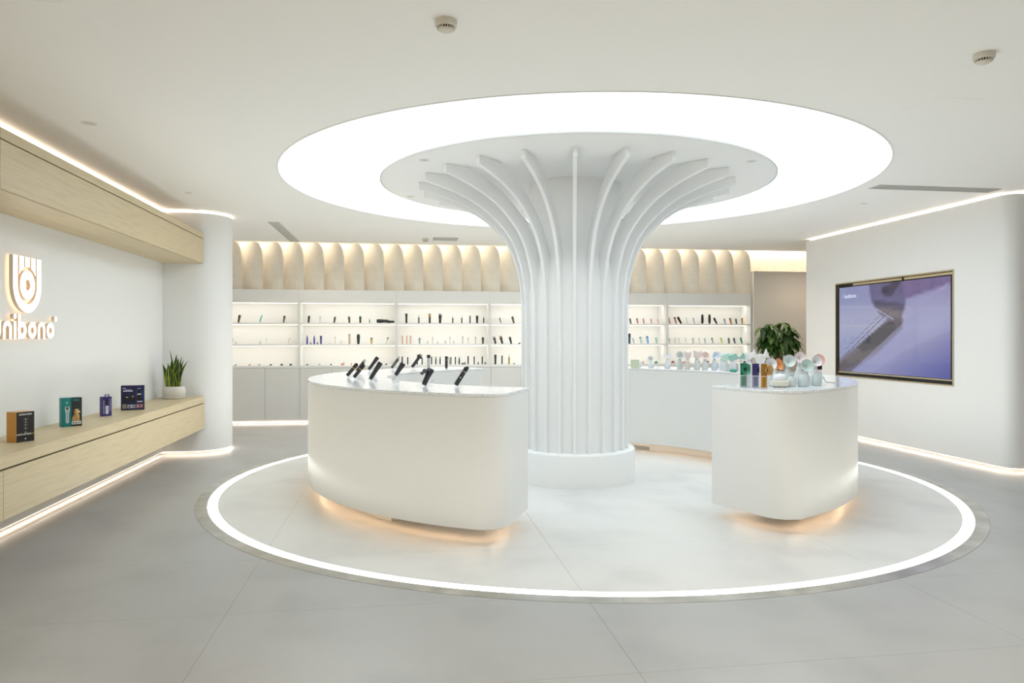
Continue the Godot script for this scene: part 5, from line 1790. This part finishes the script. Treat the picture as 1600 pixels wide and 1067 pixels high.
const SHELF_ITEMS := [
	# place along the shelf (m), shelf from the top, shape, colouring, height (m), lean (deg), cabinet
	[-2.613, 1, "clip", "brown", 0.124, 10, 0],
	[-2.280, 1, "razor", "teal", 0.125, 14, 0],
	[-1.909, 1, "clip", "taupe", 0.115, 9, 0],
	[-1.514, 1, "clip", "black", 0.115, 6, 1],
	[-1.325, 1, "clip", "white", 0.105, 0, 1],
	[-1.104, 1, "clip", "black_steel", 0.105, 9, 1],
	[-0.857, 1, "clip", "black_steel", 0.111, -4, 1],
	[-0.681, 1, "clip", "green_black", 0.117, 0, 1],
	[-0.530, 1, "pen", "black_white", 0.085, 0, 1],
	[-0.315, 1, "lying", "black", 0.030, 0, 1],
	[-0.179, 1, "lying_fat", "black", 0.030, 0, 1],
	[0.074, 1, "pen_fat", "black", 0.160, 0, 2],
	[0.280, 1, "pen", "black_white", 0.139, 0, 2],
	[0.462, 1, "pen_fat", "black_gold", 0.161, 0, 2],
	[0.636, 1, "clip", "black_steel", 0.161, 0, 2],
	[0.848, 1, "pen", "black_dot", 0.129, 0, 2],
	[1.001, 1, "pen", "black_dot", 0.130, 0, 2],
	[1.141, 1, "pen", "black", 0.130, 0, 2],
	[1.260, 1, "clip", "black", 0.130, 0, 2],
	[1.373, 1, "pen", "black_white", 0.130, 0, 2],
	[1.671, 1, "razor", "black", 0.098, -18, 3],
	[1.891, 1, "clip", "olive", 0.120, -14, 3],
	[3.963, 1, "clip", "slate", 0.101, -14, 4],
	[4.091, 1, "clip", "rose", 0.095, -14, 4],
	[4.202, 1, "clip", "pink", 0.101, -12, 4],
	[4.336, 1, "clip", "pink", 0.096, -6, 4],
	[4.471, 1, "razor", "pink", 0.096, -20, 4],
	[4.677, 1, "clip", "rose_black", 0.107, -16, 5],
	[4.789, 1, "clip", "rose_black", 0.119, -14, 5],
	[4.884, 1, "clip", "black", 0.136, -30, 5],
	[5.008, 1, "razor", "white", 0.113, -22, 5],
	[5.139, 1, "razor", "grey", 0.108, -22, 5],
	[5.276, 1, "oval", "black", 0.170, 0, 5],
	[5.408, 1, "oval", "black", 0.171, 0, 5],
	[5.546, 1, "clip", "black", 0.120, -28, 5],
	[5.715, 1, "clip", "lilac", 0.097, -18, 5],
	[5.818, 1, "clip", "grey_orange", 0.109, -14, 5],
	[5.921, 1, "clip", "slate", 0.103, -10, 5],
	[6.030, 1, "clip", "orange", 0.109, -5, 5],
	[-2.707, 2, "razor", "white", 0.093, 8, 0],
	[-2.653, 2, "stub", "white", 0.047, 0, 0],
	[-2.275, 2, "stub", "white", 0.052, 0, 0],
	[-2.190, 2, "razor", "white", 0.094, 8, 0],
	[-1.838, 2, "razor", "white", 0.099, 14, 0],
	[-1.534, 2, "spire", "purple", 0.147, 0, 1],
	[-1.478, 2, "stub", "purple", 0.035, 0, 1],
	[-1.422, 2, "spire", "purple", 0.147, 0, 1],
	[-1.371, 2, "cone", "purple", 0.042, 0, 1],
	[-1.315, 2, "pen_fat", "purple", 0.137, 0, 1],
	[-1.176, 2, "puck", "white", 0.021, 0, 1],
	[-1.084, 2, "pen", "white", 0.126, 0, 1],
	[-0.996, 2, "stub", "white", 0.053, 6, 1],
	[-0.857, 2, "tube", "tan", 0.169, 0, 1],
	[-0.712, 2, "clip", "green_white", 0.164, 0, 1],
	[-0.498, 2, "clip", "gold_black", 0.106, 0, 1],
	[-0.266, 2, "pen", "black_pale", 0.117, 20, 1],
	[0.011, 2, "tube", "blush", 0.139, 0, 2],
	[0.080, 2, "tube", "blush", 0.139, 0, 2],
	[0.143, 2, "tube", "blush", 0.139, 0, 2],
	[0.292, 2, "clip", "teal_grey", 0.102, 0, 2],
	[0.425, 2, "stub", "white", 0.054, 0, 2],
	[0.511, 2, "pen", "white", 0.118, 0, 2],
	[0.596, 2, "dome", "white", 0.048, 0, 2],
	[0.725, 2, "dome", "white", 0.054, 0, 2],
	[0.800, 2, "pen", "white", 0.124, 0, 2],
	[0.870, 2, "stub", "white", 0.054, -10, 2],
	[1.016, 2, "pen", "pale_grey", 0.130, 0, 2],
	[1.109, 2, "pen", "white_orange", 0.108, 0, 2],
	[1.233, 2, "pen", "pale_grey", 0.125, 0, 2],
	[1.359, 2, "clip", "black", 0.114, 0, 2],
	[1.577, 2, "clip", "black_steel", 0.125, -14, 3],
	[1.693, 2, "clip", "black_gold", 0.136, -14, 3],
	[1.847, 2, "clip", "black", 0.120, -14, 3],
	[1.985, 2, "puck", "black", 0.022, 0, 3],
	[3.934, 2, "pen_fat", "deep_teal", 0.179, 0, 4],
	[4.016, 2, "clip", "sky", 0.106, -12, 4],
	[4.149, 2, "clip", "white_green", 0.118, -10, 4],
	[4.272, 2, "clip", "blue", 0.135, -8, 4],
	[4.430, 2, "clip", "mint", 0.107, -8, 4],
	[4.673, 2, "razor", "grey", 0.090, -10, 5],
	[4.771, 2, "razor", "pale_grey", 0.102, -6, 5],
	[4.860, 2, "razor", "pale_grey", 0.102, -16, 5],
	[4.984, 2, "razor", "pale_grey", 0.102, -16, 5],
	[5.109, 2, "clip", "pale_grey", 0.102, -6, 5],
	[5.229, 2, "razor", "pale_grey", 0.102, -12, 5],
	[5.336, 2, "clip", "pale_sky", 0.102, -12, 5],
	[5.480, 2, "clip", "pale_dark", 0.103, -16, 5],
	[5.643, 2, "clip", "lime", 0.108, -12, 5],
	[5.781, 2, "clip", "slate", 0.109, -8, 5],
	[5.890, 2, "clip", "charcoal", 0.103, -14, 5],
	[6.024, 2, "clip", "green", 0.109, -16, 5],
	[6.158, 2, "stub", "charcoal", 0.057, -14, 5],
	[-2.658, 3, "puck", "grey", 0.023, 0, 0],
	[-2.439, 3, "puck", "coral", 0.025, 0, 0],
	[-2.290, 3, "puck", "grey", 0.023, 0, 0],
	[-2.110, 3, "puck", "taupe", 0.023, 0, 0],
	[-1.939, 3, "puck", "black", 0.026, 0, 0],
	[-1.798, 3, "puck", "black", 0.026, 0, 0],
	[-1.534, 3, "puck", "taupe", 0.021, 0, 1],
	[-1.340, 3, "puck", "grey", 0.021, 0, 1],
	[-1.156, 3, "puck", "taupe", 0.021, 0, 1],
	[-0.970, 3, "puck", "coral", 0.032, 0, 1],
	[-0.945, 3, "pen", "coral", 0.063, 4, 1],
	[-0.826, 3, "dome", "coral", 0.032, 0, 1],
	[-0.258, 3, "puck", "black", 0.021, 0, 1],
	[0.006, 3, "pen", "black", 0.139, 0, 2],
	[0.096, 3, "pen", "black", 0.128, 0, 2],
	[0.255, 3, "pen", "black", 0.129, 0, 2],
	[0.334, 3, "pen", "black", 0.118, 0, 2],
	[0.494, 3, "pen", "black", 0.134, 0, 2],
	[0.564, 3, "pen", "black_steel", 0.134, 0, 2],
	[0.636, 3, "pen", "black_steel", 0.135, 0, 2],
	[0.752, 3, "pen", "black", 0.108, 0, 2],
	[0.816, 3, "pen", "black", 0.129, 0, 2],
	[0.892, 3, "pen", "black", 0.130, 0, 2],
	[0.957, 3, "spire", "black_steel", 0.140, 0, 2],
	[1.016, 3, "puck", "charcoal", 0.027, 0, 2],
	[1.054, 3, "stub", "charcoal", 0.043, 0, 2],
	[1.108, 3, "pen", "black", 0.141, 0, 2],
	[1.211, 3, "pen", "charcoal", 0.135, 0, 2],
	[1.277, 3, "stub", "charcoal", 0.043, 0, 2],
	[1.348, 3, "pen", "black", 0.136, 0, 2],
	[1.397, 3, "stub", "charcoal", 0.043, 0, 2],
	[1.572, 3, "pen_fat", "black", 0.163, 0, 3],
	[1.687, 3, "pen", "black", 0.147, 0, 3],
	[1.808, 3, "spire", "clear_gold", 0.175, 0, 3],
	[1.891, 3, "puck", "black", 0.017, 0, 3],
	[4.161, 3, "puck", "orange", 0.039, 0, 4],
	[4.418, 3, "puck", "green", 0.036, 0, 4],
	[4.724, 3, "puck", "rose", 0.040, 0, 5],
	[4.937, 3, "puck", "coral", 0.040, 0, 5],
	[5.199, 3, "puck", "coral", 0.040, 0, 5],
	[5.366, 3, "puck", "rose", 0.040, 0, 5],
	[5.631, 3, "puck", "mint", 0.037, 0, 5],
	[5.860, 3, "puck", "mint", 0.034, 0, 5],
	[6.067, 3, "puck", "charcoal", 0.034, 0, 5],
]
